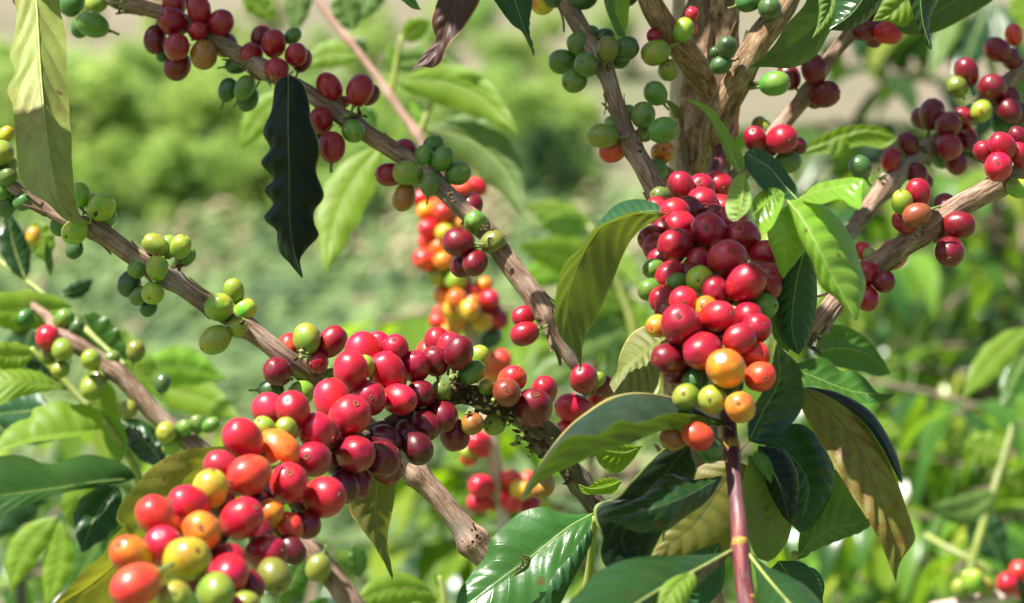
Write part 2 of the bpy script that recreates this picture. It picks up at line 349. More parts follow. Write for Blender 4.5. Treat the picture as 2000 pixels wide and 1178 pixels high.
def tube_data(pts, radii, seg=14, rough=0.0, seed=0.0, cap=True, fib=7):
    vs, fs, uv = [], [], []
    n = len(pts); T = []
    for i in range(n):
        T.append((pts[min(i + 1, n - 1)] - pts[max(i - 1, 0)]).normalized())
    a = T[0].cross(Vector((0, 1, 0.3)))
    if a.length < 1e-4: a = T[0].cross(Vector((1, 0, 0)))
    a.normalize(); ln = 0.0
    for i in range(n):
        if i: ln += (pts[i] - pts[i - 1]).length
        a = (a - T[i] * a.dot(T[i])).normalized(); b = T[i].cross(a)
        for k in range(seg + 1):
            th = 2 * math.pi * k / seg
            r = radii[i]
            if rough:
                ca, sa = math.cos(th), math.sin(th)
                w = mnoise.noise(Vector((ca * fib * 0.35 + seed, sa * fib * 0.35, ln * 30)))
                w2 = mnoise.noise(Vector((ca * 1.1 + seed * 2, sa * 1.1, ln * 55)))
                r *= 1 + rough * (w * 0.9 + w2 * 0.8)
            vs.append(pts[i] + (a * math.cos(th) + b * math.sin(th)) * r); uv.append((k / seg, ln))
    w = seg + 1
    for i in range(n - 1):
        for k in range(seg):
            fs.append((i * w + k, i * w + k + 1, (i + 1) * w + k + 1, (i + 1) * w + k))
    if cap:
        for i, flip in ((0, True), (n - 1, False)):
            c = len(vs); vs.append(pts[i] + T[i] * radii[i] * (-0.25 if flip else 0.25)); uv.append((0.5, ln if i else 0))
            for k in range(seg):
                q = (i * w + k, i * w + k + 1, c)
                fs.append(q[::-1] if flip else q)
    return vs, fs, uv


# shared cherry meshes ------------------------------------------------
def cherry_mesh(seed):
    rs = random.Random(seed); vs, fs = [], []
    nu, nv = 28, 18; ph = rs.uniform(0, 6); am = rs.uniform(0.015, 0.035)
    for j in range(nv + 1):
        th = math.pi * j / nv
        z = math.cos(th); r = math.sin(th) ** 0.97
        z -= 0.07 * math.exp(-(th / 0.2) ** 2)            # dimple at the calyx end
        z *= 1.0 if z > 0 else 1.06
        r *= 1 + 0.02 * math.cos(th)
        if j in (0, nv):
            vs.append((0, 0, z)); continue
        for i in range(nu):
            a = 2 * math.pi * i / nu
            q = 1 + am * math.cos(2 * (a + ph)) + 0.05 * mnoise.noise(Vector((math.cos(a) * 1.5 + seed, math.sin(a) * 1.5, z * 1.5)))
            vs.append((r * q * math.cos(a), r * q * math.sin(a), z))
    idx = lambda j, i: 0 if j == 0 else (1 + (nv - 1) * nu if j == nv else 1 + (j - 1) * nu + i % nu)
    for j in range(nv):
        for i in range(nu):
            if j == 0: fs.append((0, idx(1, i), idx(1, i + 1)))
            elif j == nv - 1: fs.append((idx(j, i + 1), idx(j, i), idx(nv, 0)))
            else: fs.append((idx(j, i + 1), idx(j, i), idx(j + 1, i), idx(j + 1, i + 1)))
    me = bpy.data.meshes.new('cherry'); me.from_pydata(vs, [], fs); me.materials.append(M['cherry'])
    me.polygons.foreach_set('use_smooth', [True] * len(me.polygons)); me.update()
    return me


def scar_mesh():
    vs, fs = [], []; nu, nw = 18, 8
    for i in range(nu):
        a = 2 * math.pi * i / nu; R = 0.125 * (1 + 0.10 * math.sin(3 * a + 1))
        for k in range(nw):
            b = 2 * math.pi * k / nw
            r = R + 0.034 * math.cos(b)
            vs.append((r * math.cos(a), r * math.sin(a), 0.967 + 0.026 * math.sin(b)))
    for i in range(nu):
        for k in range(nw):
            fs.append((i * nw + k, ((i + 1) % nu) * nw + k, ((i + 1) % nu) * nw + (k + 1) % nw, i * nw + (k + 1) % nw))
    c = len(vs)
    vs += [(0, 0, 0.965)]
    for k in range(8):
        a = 2 * math.pi * k / 8; vs.append((0.045 * math.cos(a), 0.045 * math.sin(a), 0.945))
    for k in range(8): fs.append((c, c + 1 + k, c + 1 + (k + 1) % 8))
    me = bpy.data.meshes.new('calyx_scar'); me.from_pydata(vs, [], fs); me.materials.append(M['scar'])
    me.polygons.foreach_set('use_smooth', [True] * len(me.polygons)); me.update()
    return me


def pedicel_mesh():
    pts = [Vector((0.05 * math.sin(3 * t), 0, -0.95 - 0.75 * t)) for t in (0, 0.25, 0.5, 0.75, 1)]
    vs, fs, uv = tube_data(pts, [0.24, 0.13, 0.105, 0.10, 0.13], 8)
    me = bpy.data.meshes.new('pedicel'); me.from_pydata([tuple(v) for v in vs], [], fs); me.materials.append(M['pedicel'])
    me.polygons.foreach_set('use_smooth', [True] * len(me.polygons)); me.update()
    return me


CH = [cherry_mesh(s) for s in (1, 2, 3, 4)]; SCAR = scar_mesh(); PED = pedicel_mesh()
RIPE = {   # skin colour by ripeness, words for it; R has sun, M shade painted in
    'R': ((0.50, 0.009, 0.026), 'bright red ripe cherry'), 'C': ((0.32, 0.0045, 0.021), 'crimson ripe cherry'),
    'D': ((0.16, 0.003, 0.012), 'dark wine red cherry'), 'M': ((0.09, 0.003, 0.009), 'cherry darkened to maroon for shade'),
    'P': ((0.44, 0.016, 0.036), 'pinkish red cherry'), 'O': ((0.70, 0.20, 0.016), 'orange ripening cherry'),
    'S': ((0.60, 0.045, 0.022), 'orange red ripening cherry'), 'Y': ((0.46, 0.36, 0.022), 'yellow ripening cherry'),
    'A': ((0.60, 0.30, 0.022), 'amber ripening cherry'), 'L': ((0.235, 0.335, 0.03), 'lime green unripe cherry'),
    'G': ((0.11, 0.205, 0.032), 'green unripe cherry'), 'K': ((0.05, 0.115, 0.028), 'dark green unripe cherry'),
    'Q': ((0.20, 0.245, 0.03), 'olive green unripe cherry'), 'B': ((0.34, 0.17, 0.028), 'brownish orange cherry'),
    'N': ((0.25, 0.055, 0.02), 'brownish red cherry'),
}


class Branch:
    def __init__(s, name, label, cat, path, mat, group=None, part='stem', rough=0.10, seg=16, step=0.0022, nodes=(), extra=()):
        """path: (px, py, distance, thickness in px)"""
        s.path = path; b = path[0]
        s.base = P(b[0], b[1], b[2])
        s.e = thing(name, label, cat, s.base, group)
        s.wood = s.add_stem(part, path, mat, rough, seg, step, nodes)
        s.all = [path]

    def add_stem(s, part, path, mat, rough=0.10, seg=16, step=0.0022, nodes=(), parent=None):
        w = [(*P(p[0], p[1], p[2]), p[3] * 0.5 * K * p[2]) for p in path]
        ln = sum((Vector(a[:3]) - Vector(b[:3])).length for a, b in zip(w, w[1:]))
        n = max(6, int(ln / step)); q = catmull(w, n)
        pts = [Vector(a[:3]) for a in q]; rad = [max(a[3], 0.0003) for a in q]
        for (x, y, g) in nodes:                       # swollen joints
            for i, p in enumerate(pts):
                d = p.y; px = p.x / (K * d) + 1000; py = 589 - (p.z - CAMZ) / (K * d)
                dd = math.hypot(px - x, py - y)
                rad[i] *= 1 + g * math.exp(-(dd / 16.0) ** 2)
        vs, fs, uv = tube_data(pts, rad, seg, rough, random.uniform(0, 50))
        o = link(part, vs, fs, mat, parent or s.e, s.base, uv)
        if path is not s.path and hasattr(s, 'all'): s.all.append(path)
        return o

    def near(s, x, y):
        best = None
        for path in s.all:
            for a, b in zip(path, path[1:]):
                dx, dy = b[0] - a[0], b[1] - a[1]; l2 = dx * dx + dy * dy or 1
                t = max(0, min(1, ((x - a[0]) * dx + (y - a[1]) * dy) / l2))
                q = (a[0] + dx * t, a[1] + dy * t, a[2] + (b[2] - a[2]) * t)
                d = math.hypot(x - q[0], y - q[1])
                if best is None or d < best[0]: best = (d, q)
        return best[1]

    def cherries(s, text, mid=2.0, gap=0.42, d=None, main='C', scar=True, lift=0.0, grow=1.06, least=0):
        """lines: x y size ripeness layer [angle | tipx,tipy]; higher layers stand nearer the viewer"""
        items = []
        for ln in text.replace(';', '\n').split('\n'):
            t = ln.split()
            if not t: continue
            x, y, size = float(t[0]), float(t[1]), max(float(t[2]), least if t[3] in 'RCDMPS' else 0) * grow
            q = s.near(x, y); dd = (d if d else q[2]) - lift
            dep = dd - (float(t[4]) - mid) * gap * size * K * dd
            items.append([x, y, size, t[3], dep, t[5] if len(t) > 5 else None, q, dep])
        for it in range(24):                           # settle: cherries press together, they do not run through each other
            for i in range(len(items)):
                for j in range(i):
                    a, b = items[i], items[j]
                    pa, pb = P(a[0], a[1], a[4]), P(b[0], b[1], b[4])
                    ra, rb = a[2] * 0.5 * K * a[4], b[2] * 0.5 * K * b[4]
                    ov = 0.90 * (ra + rb) - (pa - pb).length
                    if ov > 0:
                        lat = math.hypot(pa.x - pb.x, pa.z - pb.z)
                        need = math.sqrt(max(0, (0.90 * (ra + rb)) ** 2 - lat * lat)) - abs(pa.y - pb.y)
                        sg = 1 if a[4] >= b[4] else -1
                        mv = min(0.25 * need, 0.003)
                        a[4] += sg * mv; b[4] -= sg * mv
            for a in items: a[4] += (a[7] - a[4]) * 0.04
        for x, y, size, c, dep, opt, q, _ in items:
            ctr = P(x, y, dep); r = size * 0.5 * K * dep
            col, words = RIPE[c]
            if opt and ',' in opt:
                tx, ty = map(float, opt.split(',')); u, v = (tx - x) / (size * 0.5), (ty - y) / (size * 0.5)
                h = math.hypot(u, v)
                if h > 0.95: u, v = u * 0.95 / h, v * 0.95 / h
                ax = Vector((u, -math.sqrt(max(0.05, 1 - u * u - v * v)), -v)).normalized()
            elif opt:
                a = math.radians(float(opt)); ax = Vector((math.cos(a), random.uniform(-0.35, 0.25), math.sin(a))).normalized()
            else:
                st = P(q[0], q[1], q[2]); ax = ctr - st
                ax = (ax.normalized() if ax.length > 1e-4 else Vector((0, -1, 0))) + Vector([random.uniform(-0.35, 0.35) for _ in range(3)])
                ax.normalize()
            el = random.uniform(1.1, 1.28); fore = math.sqrt(1 + (el * el - 1) * (1 - ax.y ** 2))
            rr = r / math.sqrt(fore)
            o = bpy.data.objects.new('cherry', random.choice(CH)); COL.objects.link(o)
            o.parent = s.e; o.location = ctr - s.base
            o.rotation_mode = 'QUATERNION'
            o.rotation_quaternion = ax.to_track_quat('Z', 'Y') @ Quaternion((0, 0, 1), random.uniform(0, 6.28))
            o.scale = (rr * random.uniform(0.97, 1.03), rr, rr * el)
            k = random.uniform(0.85, 1.15)
            o.color = (min(1, col[0] * k), min(1, col[1] * k * random.uniform(0.8, 1.25)), min(1, col[2] * k), 1)
            if c not in main: o['label'] = words
            if scar and random.random() < 0.8:
                g = bpy.data.objects.new('calyx_scar', SCAR); COL.objects.link(g); g.parent = o; g.scale = (random.uniform(0.65, 1.1), random.uniform(0.65, 1.1), 1); g.rotation_euler = (0, 0, random.uniform(0, 6))
            g = bpy.data.objects.new('pedicel', PED); COL.objects.link(g); g.parent = o

    def bits(s, spots, mat='debris', name='flower_remnant', n=10, size=7):
        """withered flower stubs and bud scales round a joint"""
        for (x, y, d, sp) in spots:
            vs, fs = [], []
            for k in range(n):
                c = P(x + random.gauss(0, sp), y + random.gauss(0, sp), d + random.uniform(-0.003, 0.003))
                ax = Vector([random.gauss(0, 1) for _ in range(3)]).normalized()
                l = size * K * d * random.uniform(0.5, 1.6); w = l * random.uniform(0.2, 0.5)
                t = ax.orthogonal().normalized(); u = ax.cross(t); b = len(vs)
                bend = Vector([random.gauss(0, 0.3) for _ in range(3)]) * l
                for f, ww in ((0, 0.7), (0.5, 1.0), (1.0, 0.35)):
                    for m in range(5):
                        a = 2 * math.pi * m / 5
                        vs.append(c + ax * l * f + bend * f * f + (t * math.cos(a) + u * math.sin(a)) * w * ww)
                for r in range(2):
                    for m in range(5):
                        fs.append((b + r * 5 + m, b + r * 5 + (m + 1) % 5, b + (r + 1) * 5 + (m + 1) % 5, b + (r + 1) * 5 + m))
                fs.append(tuple(b + m for m in reversed(range(5)))); fs.append(tuple(b + 10 + m for m in range(5)))
            link(name, vs, fs, M[mat], s.e, s.base)

    def flakes(s, n, lo=0.0, hi=1.0, ln=0.010, path=None):
        """curled strips of bark lifting from the stem"""
        path = path or s.path
        w = catmull([(*P(q[0], q[1], q[2]), q[3] * 0.5 * K * q[2]) for q in path], 160); vs, fs = [], []
        for _ in range(n):
            i = int(random.uniform(lo, hi) * 150) + 3; c = Vector(w[i][:3]); r = w[i][3]
            t = (Vector(w[i + 3][:3]) - Vector(w[i - 3][:3])).normalized(); a = random.uniform(0, 6.283)
            u = t.orthogonal().normalized(); v = t.cross(u); o_ = u * math.cos(a) + v * math.sin(a); sd = t.cross(o_)
            l = ln * random.uniform(0.5, 1.5); wd = l * random.uniform(0.08, 0.2); sg = random.choice((-1, 1)); lift = l * random.uniform(0.08, 0.35); b = len(vs)
            for k in range(5):
                f = k / 4; ww = wd * (1 - 0.6 * f); q = c + o_ * (r * 0.98 + lift * f ** 2.2) + t * sg * l * f
                for e in (-1, 1):
                    vs.append(q + sd * ww * e); vs.append(q + sd * ww * e + o_ * l * 0.04)
            for k in range(4):
                q = b + 4 * k
                fs += [(q, q + 4, q + 5, q + 1), (q + 2, q + 3, q + 7, q + 6), (q + 1, q + 5, q + 7, q + 3), (q, q + 2, q + 6, q + 4)]
            q = b + 16; fs += [(q, q + 1, q + 3, q + 2)]
        bm = bmesh.new(); bm.from_mesh(s.wood.data); ul = bm.loops.layers.uv.active      # they belong to the bark of the stem itself
        nv = [bm.verts.new(v - s.base) for v in vs]
        for f in fs:
            nf = bm.faces.new([nv[i] for i in f])
            for lp in nf.loops: lp[ul].uv = (random.random(), random.random())
        bm.to_mesh(s.wood.data); bm.free()

    # a leaf drawn by its midrib and its two margins
    def leaf(s, mid, L, R, mat, show='top', dl=0.0, dr=0.0, bow=0.10, quilt=0.0011, nv=9, ripple=0.0, rib='rib', ribw=3.0, pet=None, half=None, label=None, n=60, m=9):
        mid3 = [Vector(P(*p)) for p in mid]
        mq = [Vector(q) for q in catmull([tuple(v) for v in mid3], n)]
        dep = [v.y for v in mq]

        def margin(E, off):
            pts = [(mid[0][0], mid[0][1], 0.0)] + [(e[0], e[1], e[2] if len(e) > 2 else 0.0) for e in E] + [(mid[-1][0], mid[-1][1], 0.0)]
            q = catmull([(a[0], a[1], a[2] * 1000) for a in pts], n)
            res = []
            for i, a in enumerate(q):
                t = i / (n - 1)
                d = dep[i] + (off * math.sin(math.pi * min(1, max(0, t))) ** 0.6 + a[2] / 1000)
                d += ripple * math.sin(t * nv * 2.1 + off * 300) * math.sin(math.pi * t)
                res.append(P(a[0], a[1], d))
            return res
        eL, eR = margin(L, dl), margin(R, dr)
        vs, uv, fs = [], [], []
        flipn = 1.0
        for i in range(n):
            t = i / (n - 1)
            tan = (mq[min(i + 1, n - 1)] - mq[max(i - 1, 0)]).normalized()
            row = []
            for side, E in ((-1, eL), (1, eR)):
                e = E[i] - mq[i]; w = e.length
                nrm = (tan.cross(e) * side)
                nrm = nrm.normalized() if nrm.length > 1e-9 else Vector((0, -1, 0))
                for k in range(1, m + 1):
                    sx = k / m
                    ph = (t - 0.17 * sx ** 1.25) * nv + (0.45 if side > 0 else 0)
                    bl = abs(math.sin(math.pi * ph)) ** 0.8
                    off = bow * w * math.sin(math.pi * sx) * 0.5 + quilt * bl * math.sin(math.pi * min(1, sx * 1.02)) * min(1, w / 0.006)
                    off += 0.0008 * mnoise.noise(mq[i] * 60 + e * sx * 60) * sx
                    row.append((side * sx, mq[i] + e * sx + nrm * off))
            left = [r for r in row if r[0] < 0][::-1]; right = [r for r in row if r[0] > 0]
            for u, p in left + [(0.0, mq[i])] + right:
                vs.append(p); uv.append((u, t))
        w = 2 * m + 1
        for i in range(n - 1):
            for k in range(w - 1):
                fs.append((i * w + k, i * w + k + 1, (i + 1) * w + k + 1, (i + 1) * w + k))
        # which side of the blade meets the viewer
        cam_p = Vector((0, 0, CAMZ)); acc = 0.0
        for f in fs:
            k = f[0] % w
            if half == 'L' and k >= m: continue
            if half == 'R' and k < m: continue
            a, b, c, d_ = (vs[q] for q in f)
            nn = (c - a).cross(d_ - b)
            acc += nn.dot(cam_p - a)
        if (acc > 0) != (show == 'top'): fs = [f[::-1] for f in fs]
        o = link('leaf', vs, fs, M[mat], s.e, s.base, uv)
        if label: o['label'] = label
        # the raised midrib with its stalk
        rp = []
        pre = [Vector(P(*pet))] if pet else []
        d0 = dep[0]
        q = [(*v, ribw * 0.5 * K * d0 * 1.25) for v in pre] + [(*mq[i], ribw * 0.5 * K * d0 * (1.0 - 0.85 * i / (n - 1))) for i in range(0, n, 3)]
        q = catmull(q, 40)
        tv, tf, tu = tube_data([Vector(a[:3]) for a in q], [max(a[3], 0.0001) for a in q], 7)
        link('midrib', tv, tf, M[rib], o, s.base, tu)
        return o

    # a leaf given by stalk end, tip and width
    def sleaf(s, a, b, w, mat, bend=0.0, show='top', roll=0.0, fold=0.15, wav=0.06, sag=0.0, **kw):
        """a, b: (px, py, distance) of base and tip; w: full width in px; bend: sideways px at the middle; roll: tilt of the blade (-1..1)"""
        a, b = Vector(a), Vector(b); ax = b - a; ln = math.hypot(ax.x, ax.y) or 1
        nx, ny = -ax.y / ln, ax.x / ln
        mid, L, R = [], [], []
        ph = random.uniform(0, 6)
        for i in range(9):
            t = i / 8; c = 4 * t * (1 - t)
            mid.append((a.x + ax.x * t + nx * bend * c, a.y + ax.y * t + ny * bend * c, a.z + ax.z * t + sag * c))
        zk = w * 0.5 * K * a.z
        for i in range(1, 12):
            t = i / 12; c = 4 * t * (1 - t)
            x = a.x + ax.x * t + nx * bend * c; y = a.y + ax.y * t + ny * bend * c
            prof = (math.sin(math.pi * t ** 0.85) ** 0.85) * (1 - 0.35 * max(0, t - 0.75) * 4 * 0.6)
            hl = 0.5 * w * prof * (1 + wav * math.sin(i * 2.1 + ph)); hr = 0.5 * w * prof * (1 + wav * math.sin(i * 2.4 + ph + 2))
            cs = math.sqrt(max(0.02, 1 - roll * roll))
            L.append((x + nx * hl * cs, y + ny * hl * cs, zk * prof * (roll + fold) + zk * wav * math.sin(i * 1.9 + ph)))
            R.append((x - nx * hr * cs, y - ny * hr * cs, zk * prof * (-roll + fold) + zk * wav * math.sin(i * 2.2 + ph)))
        return s.leaf(mid, L, R, mat, show, n=kw.pop('n', 36), m=kw.pop('m', 6), **kw)


#PART2
# ------------------------------------------------------------------ the setting
PROF = [(-60, -1.6), (-5, -1.4), (4, -1.4), (9, -1.9), (16, -3.3), (26, -3.7), (40, -1.6), (60, 2.1), (78, 5.5), (110, 13.5), (160, 27), (300, 66), (620, 150), (1200, 260)]


def ground_z(x, y):
    for (a, za), (b, zb) in zip(PROF, PROF[1:]):
        if y <= b:
            t = max(0, (y - a) / (b - a)); t2 = t * t * (3 - 2 * t) * 0.3 + t * 0.7
            z = za + (zb - za) * t2; break
    else: z = PROF[-1][1]
    k = min(1, max(0, (y - 12) / 60))
    z += k * (0.03 * x * (1 if y < 400 else 1) * 0.6) + k * 1.2 * mnoise.noise(Vector((x * 0.02, y * 0.02, 0)))
    return z + CAMZ - 0.0 * k


def build_ground():
    ys = [-60, -20, -8] + [i * 1.0 - 4 for i in range(0, 24)] + [22 + i * 3 for i in range(1, 35)] + [130 + i * 14 for i in range(0, 24)] + [480, 560, 680, 850, 1050, 1200]
    xs = [-900, -600, -400, -280, -200, -150] + [-120 + 5 * i for i in range(49)] + [150, 200, 280, 400, 600, 900]
    vs = [(x, y, ground_z(x, y)) for y in ys for x in xs]; w = len(xs)
    fs = [(j * w + i, j * w + i + 1, (j + 1) * w + i + 1, (j + 1) * w + i) for j in range(len(ys) - 1) for i in range(w - 1)]
    m, nt, out = new_mat('hillside_ground'); L = nt.links
    tc = N(nt, 'ShaderNodeTexCoord'); sep = N(nt, 'ShaderNodeSeparateXYZ'); L.new(tc.outputs['Object'], sep.inputs[0])
    n1 = N(nt, 'ShaderNodeTexNoise', i_Scale=0.09, i_Detail=5.0); L.new(tc.outputs['Object'], n1.inputs['Vector'])
    n2 = N(nt, 'ShaderNodeTexNoise', i_Scale=0.5, i_Detail=5.0); L.new(tc.outputs['Object'], n2.inputs['Vector'])
    green = ramp(nt, [(0.3, (0.06, 0.105, 0.04)), (0.55, (0.11, 0.16, 0.06)), (0.72, (0.28, 0.22, 0.14))], n2.outputs[0])
    dry = ramp(nt, [(0.3, (0.11, 0.14, 0.06)), (0.5, (0.165, 0.15, 0.105)), (0.7, (0.215, 0.17, 0.135))], n1.outputs[0])
    f = N(nt, 'ShaderNodeMapRange'); L.new(mth(nt, 'ADD', sep.outputs[1], mth(nt, 'MULTIPLY', n1.outputs[0], 20.0)), f.inputs[0])
    f.inputs[1].default_value = 66; f.inputs[2].default_value = 84
    c = mixc(nt, f.outputs[0], green.outputs[0], dry.outputs[0])
    p = N(nt, 'ShaderNodeBsdfPrincipled'); L.new(c, p.inputs['Base Color']); p.inputs['Roughness'].default_value = 0.95
    p.inputs['Specular IOR Level'].default_value = 0.1
    L.new(p.outputs[0], out.inputs[0])
    o = link('hillside', vs, fs, m); o['kind'] = 'structure'; o['label'] = 'blurred hillside of dry grass and green crops across the valley'
    return o


build_ground()


def leaf_strip(vs, fs, base, axis, up, ln, wd, droop, fold=0.25, n=5):
    """one curved folded blade appended to a mesh"""
    side = axis.cross(up).normalized(); b = len(vs); p = Vector(base); a = axis.normalized()
    for i in range(n + 1):
        t = i / n
        hw = wd * 0.5 * math.sin(math.pi * min(0.99, 0.06 + 0.94 * t) ** 0.85)
        nrm = side.cross(a)
        vs.append(p + side * hw + nrm * hw * fold); vs.append(p.copy()); vs.append(p - side * hw + nrm * hw * fold)
        p = p + a * (ln / n)
        a = (a + Vector((0, 0, -1)) * droop / n).normalized()
    for i in range(n):
        q = b + i * 3
        fs.append((q, q + 1, q + 4, q + 3)); fs.append((q + 1, q + 2, q + 5, q + 4))


def bush_mesh(seed, h, rad, nbr, mat, leaf_len=0.13, droop=1.2, low=0.15, slim=1.0):
    rs = random.Random(seed); vs, fs = [], []; wv, wf = [], []
    st = [Vector((rs.uniform(-.03, .03), rs.uniform(-.03, .03), h * i / 6)) for i in range(7)]
    a, b, _ = tube_data(st, [0.018 - 0.002 * i for i in range(7)], 8); wv += a; wf += b
    for k in range(nbr):
        z = h * (low + (1 - low) * (k + rs.random()) / nbr)
        az = rs.uniform(0, 6.283); L = rad * (1.0 - 0.45 * (z / h)) * rs.uniform(0.7, 1.15)
        d = Vector((math.cos(az), math.sin(az), rs.uniform(0.1, 0.5))).normalized(); p = Vector((0, 0, z)); pts = [p.copy()]
        ns = max(4, int(L / 0.05))
        for i in range(ns):
            p = p + d * (L / ns); d = (d + Vector((0, 0, -0.07))).normalized(); pts.append(p.copy())
            if i < 1: continue
            s = d.cross(Vector((0, 0, 1))).normalized()
            for sg in (-1, 1):
                if rs.random() < 0.1: continue
                ax = (s * sg + d * rs.uniform(0.2, 0.7) + Vector((0, 0, rs.uniform(-0.7, 0.3)))).normalized()
                l = leaf_len * rs.uniform(0.65, 1.15)
                leaf_strip(vs, fs, p, ax, Vector((rs.uniform(-.3, .3), rs.uniform(-.3, .3), 1)), l, l * slim * rs.uniform(0.34, 0.44), droop * rs.uniform(0.5, 1.4), rs.uniform(0.1, 0.4))
        a, b, _ = tube_data(pts, [0.005] * len(pts), 5); o = len(wv); wv += a; wf += [tuple(q + o for q in f) for f in b]
    def mk(nm, v, f, mm):
        me = bpy.data.meshes.new(nm); me.from_pydata([tuple(q) for q in v], [], f); me.materials.append(mm)
        me.polygons.foreach_set('use_smooth', [True] * len(me.polygons)); me.update(); return me
    return mk('crown', vs, fs, mat), mk('trunk', wv, wf, M['wood_far'])


def place(name, label, cat, group, meshes, loc, rz=0, sc=1.0):
    e = thing(name, label, cat, loc, group); e.rotation_euler = (0, 0, rz); e.scale = (sc, sc, sc)
    for me in meshes:
        o = bpy.data.objects.new(me.name.split('.')[0], me); COL.objects.link(o); o.parent = e
    return e


# coffee bushes standing out of focus behind the shrub: (px of middle, distance, height of the top in px, mesh, label)
BM = {
    'tall': bush_mesh(11, 1.9, 0.7, 50, M['fol_bush'], 0.16, 3.8, 0.1, 0.72),
    'tall2': bush_mesh(12, 1.8, 0.7, 50, M['fol_bush'], 0.15, 2.8, 0.1, 0.8),
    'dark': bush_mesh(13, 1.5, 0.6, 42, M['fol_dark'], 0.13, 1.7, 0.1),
    'lime': bush_mesh(14, 1.5, 0.55, 38, M['fol_lime'], 0.14, 1.1, 0.1),
}
BH = {'tall': 1.98, 'tall2': 1.88, 'dark': 1.58, 'lime': 1.58}
BUSH = [
    (1990, 3.6, 250, 'tall', 'green coffee bush with drooping leaves filling the right edge of the plantation'),
    (1850, 4.6, 330, 'tall2', 'green coffee bush with hanging leaves second from the right edge'),
    (1690, 5.6, 420, 'tall', 'green coffee bush just right of the bright lit leaf'),
    (1800, 7.0, 380, 'tall', 'pale green coffee bush far behind in the gap between two nearer bushes'),
    (1960, 6.4, 330, 'tall2', 'far coffee bush behind the right edge bushes'),
    (1900, 2.7, 850, 'lime', 'lime green low bush under the rusty drooping leaf at lower right'),
    (1650, 3.0, 960, 'lime', 'lime green low bush below the long cluster of red cherries'),
    (2080, 2.5, 640, 'tall2', 'bright coffee bush with glossy leaves at the right lower edge'),
    (1170, 2.9, 500, 'lime', 'bright green bush in the gap behind the brown forked branch'),
    (1340, 4.4, 560, 'tall2', 'green bush standing behind the long cluster of red cherries'),
    (430, 3.2, 735, 'lime', 'lime green bush behind the lime cherries above the big red cluster'),
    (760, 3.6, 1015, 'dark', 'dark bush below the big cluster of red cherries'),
    (600, 2.8, 1030, 'dark', 'dark bush under the big cluster beside the pale twig'),
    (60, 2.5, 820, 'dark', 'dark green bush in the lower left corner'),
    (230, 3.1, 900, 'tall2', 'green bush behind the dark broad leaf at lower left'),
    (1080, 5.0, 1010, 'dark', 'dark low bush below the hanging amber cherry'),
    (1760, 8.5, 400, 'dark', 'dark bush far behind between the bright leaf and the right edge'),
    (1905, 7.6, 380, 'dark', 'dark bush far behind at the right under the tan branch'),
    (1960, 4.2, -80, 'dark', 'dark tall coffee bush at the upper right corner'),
]
for i, (px, d, top, k, lab) in enumerate(BUSH):
    ztop = CAMZ + (589 - top) * K * d; x = (px - 1000) * K * d; g = ground_z(x, d)
    place('coffee_bush', lab, 'bush', 'coffee bushes out of focus behind the branches', BM[k], (x, d, g), random.uniform(0, 6), (ztop - g) / BH[k])


# trees on the far slope
def tree_mesh(seed, h, r, mat, n=1500):
    rs = random.Random(seed); vs, fs = [], []
    lobes = [(Vector((rs.uniform(-.5, .5) * r, rs.uniform(-.5, .5) * r, h * rs.uniform(0.14, 0.9))), r * rs.uniform(0.28, 0.55)) for _ in range(12)]
    for i in range(n):
        c, q = rs.choice(lobes)
        d = Vector((rs.gauss(0, 1), rs.gauss(0, 1), rs.gauss(0, 1))).normalized()
        p = c + d * q * rs.random() ** 0.2
        u = (d * 0.5 + Vector((rs.uniform(-.5, .3), rs.uniform(-.7, .1), rs.uniform(0.3, 1.0)))).normalized(); t = u.orthogonal().normalized(); v = u.cross(t)
        s = rs.uniform(0.10, 0.22); b = len(vs)
        vs += [p + t * s, p + v * s * 0.5, p - t * s, p - v * s * 0.5]; fs.append((b, b + 1, b + 2, b + 3))
    tv, tf, _ = tube_data([Vector((0, 0, 0)), Vector((.05, 0, h * .3)), Vector((0, .05, h * .75))], [0.11, 0.09, 0.03], 7)
    def mk(nm, v, f, mm):
        me = bpy.data.meshes.new(nm); me.from_pydata([tuple(q) for q in v], [], f); me.materials.append(mm); me.update(); return me
    return mk('crown', vs, fs, mat), mk('trunk', tv, tf, M['wood_far'])


TM = [tree_mesh(s, 4.6, 1.9, M['fol_tree']) for s in (1, 2, 3)]
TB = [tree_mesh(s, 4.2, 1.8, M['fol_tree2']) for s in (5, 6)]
rt = random.Random(5)
for i in range(112):                                   # the pale row at the left: along the top of the crops
    px = -380 + (i * 24) % 1540 + rt.uniform(-14, 14); d = rt.uniform(59, 74) if i < 64 else rt.uniform(57, 60); x = (px - 1000) * K * d
    s = rt.uniform(0.65, 1.0) * (1.0 if px < 560 else 0.72) * (1 if i < 64 else 0.6)
    place('hillside_tree', 'pale yellow green tree in the blurred row on the hillside', 'tree', 'pale trees in the row on the hillside', rt.choice(TM), (x, d, ground_z(x, d) - 0.2), rt.uniform(0, 6), s)
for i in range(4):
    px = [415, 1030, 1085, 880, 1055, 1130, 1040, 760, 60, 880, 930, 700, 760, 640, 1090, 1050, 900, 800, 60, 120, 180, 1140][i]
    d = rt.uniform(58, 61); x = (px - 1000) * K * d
    place('hillside_tree', 'tree coloured dark blue green for the shaded patches below the pale row', 'tree', 'dark trees below the pale row on the hillside', rt.choice(TB), (x, d, ground_z(x, d) - 0.2), rt.uniform(0, 6), rt.uniform(0.4, 0.7))
for i in range(16):
    px = rt.uniform(-50, 1300); d = rt.uniform(82, 105); x = (px - 1000) * K * d
    place('hillside_tree', 'small tree scattered on the dry slope above the pale row', 'tree', 'scattered trees on the dry slope', rt.choice(TM), (x, d, ground_z(x, d) - 0.2), rt.uniform(0, 6), rt.uniform(0.5, 0.8))


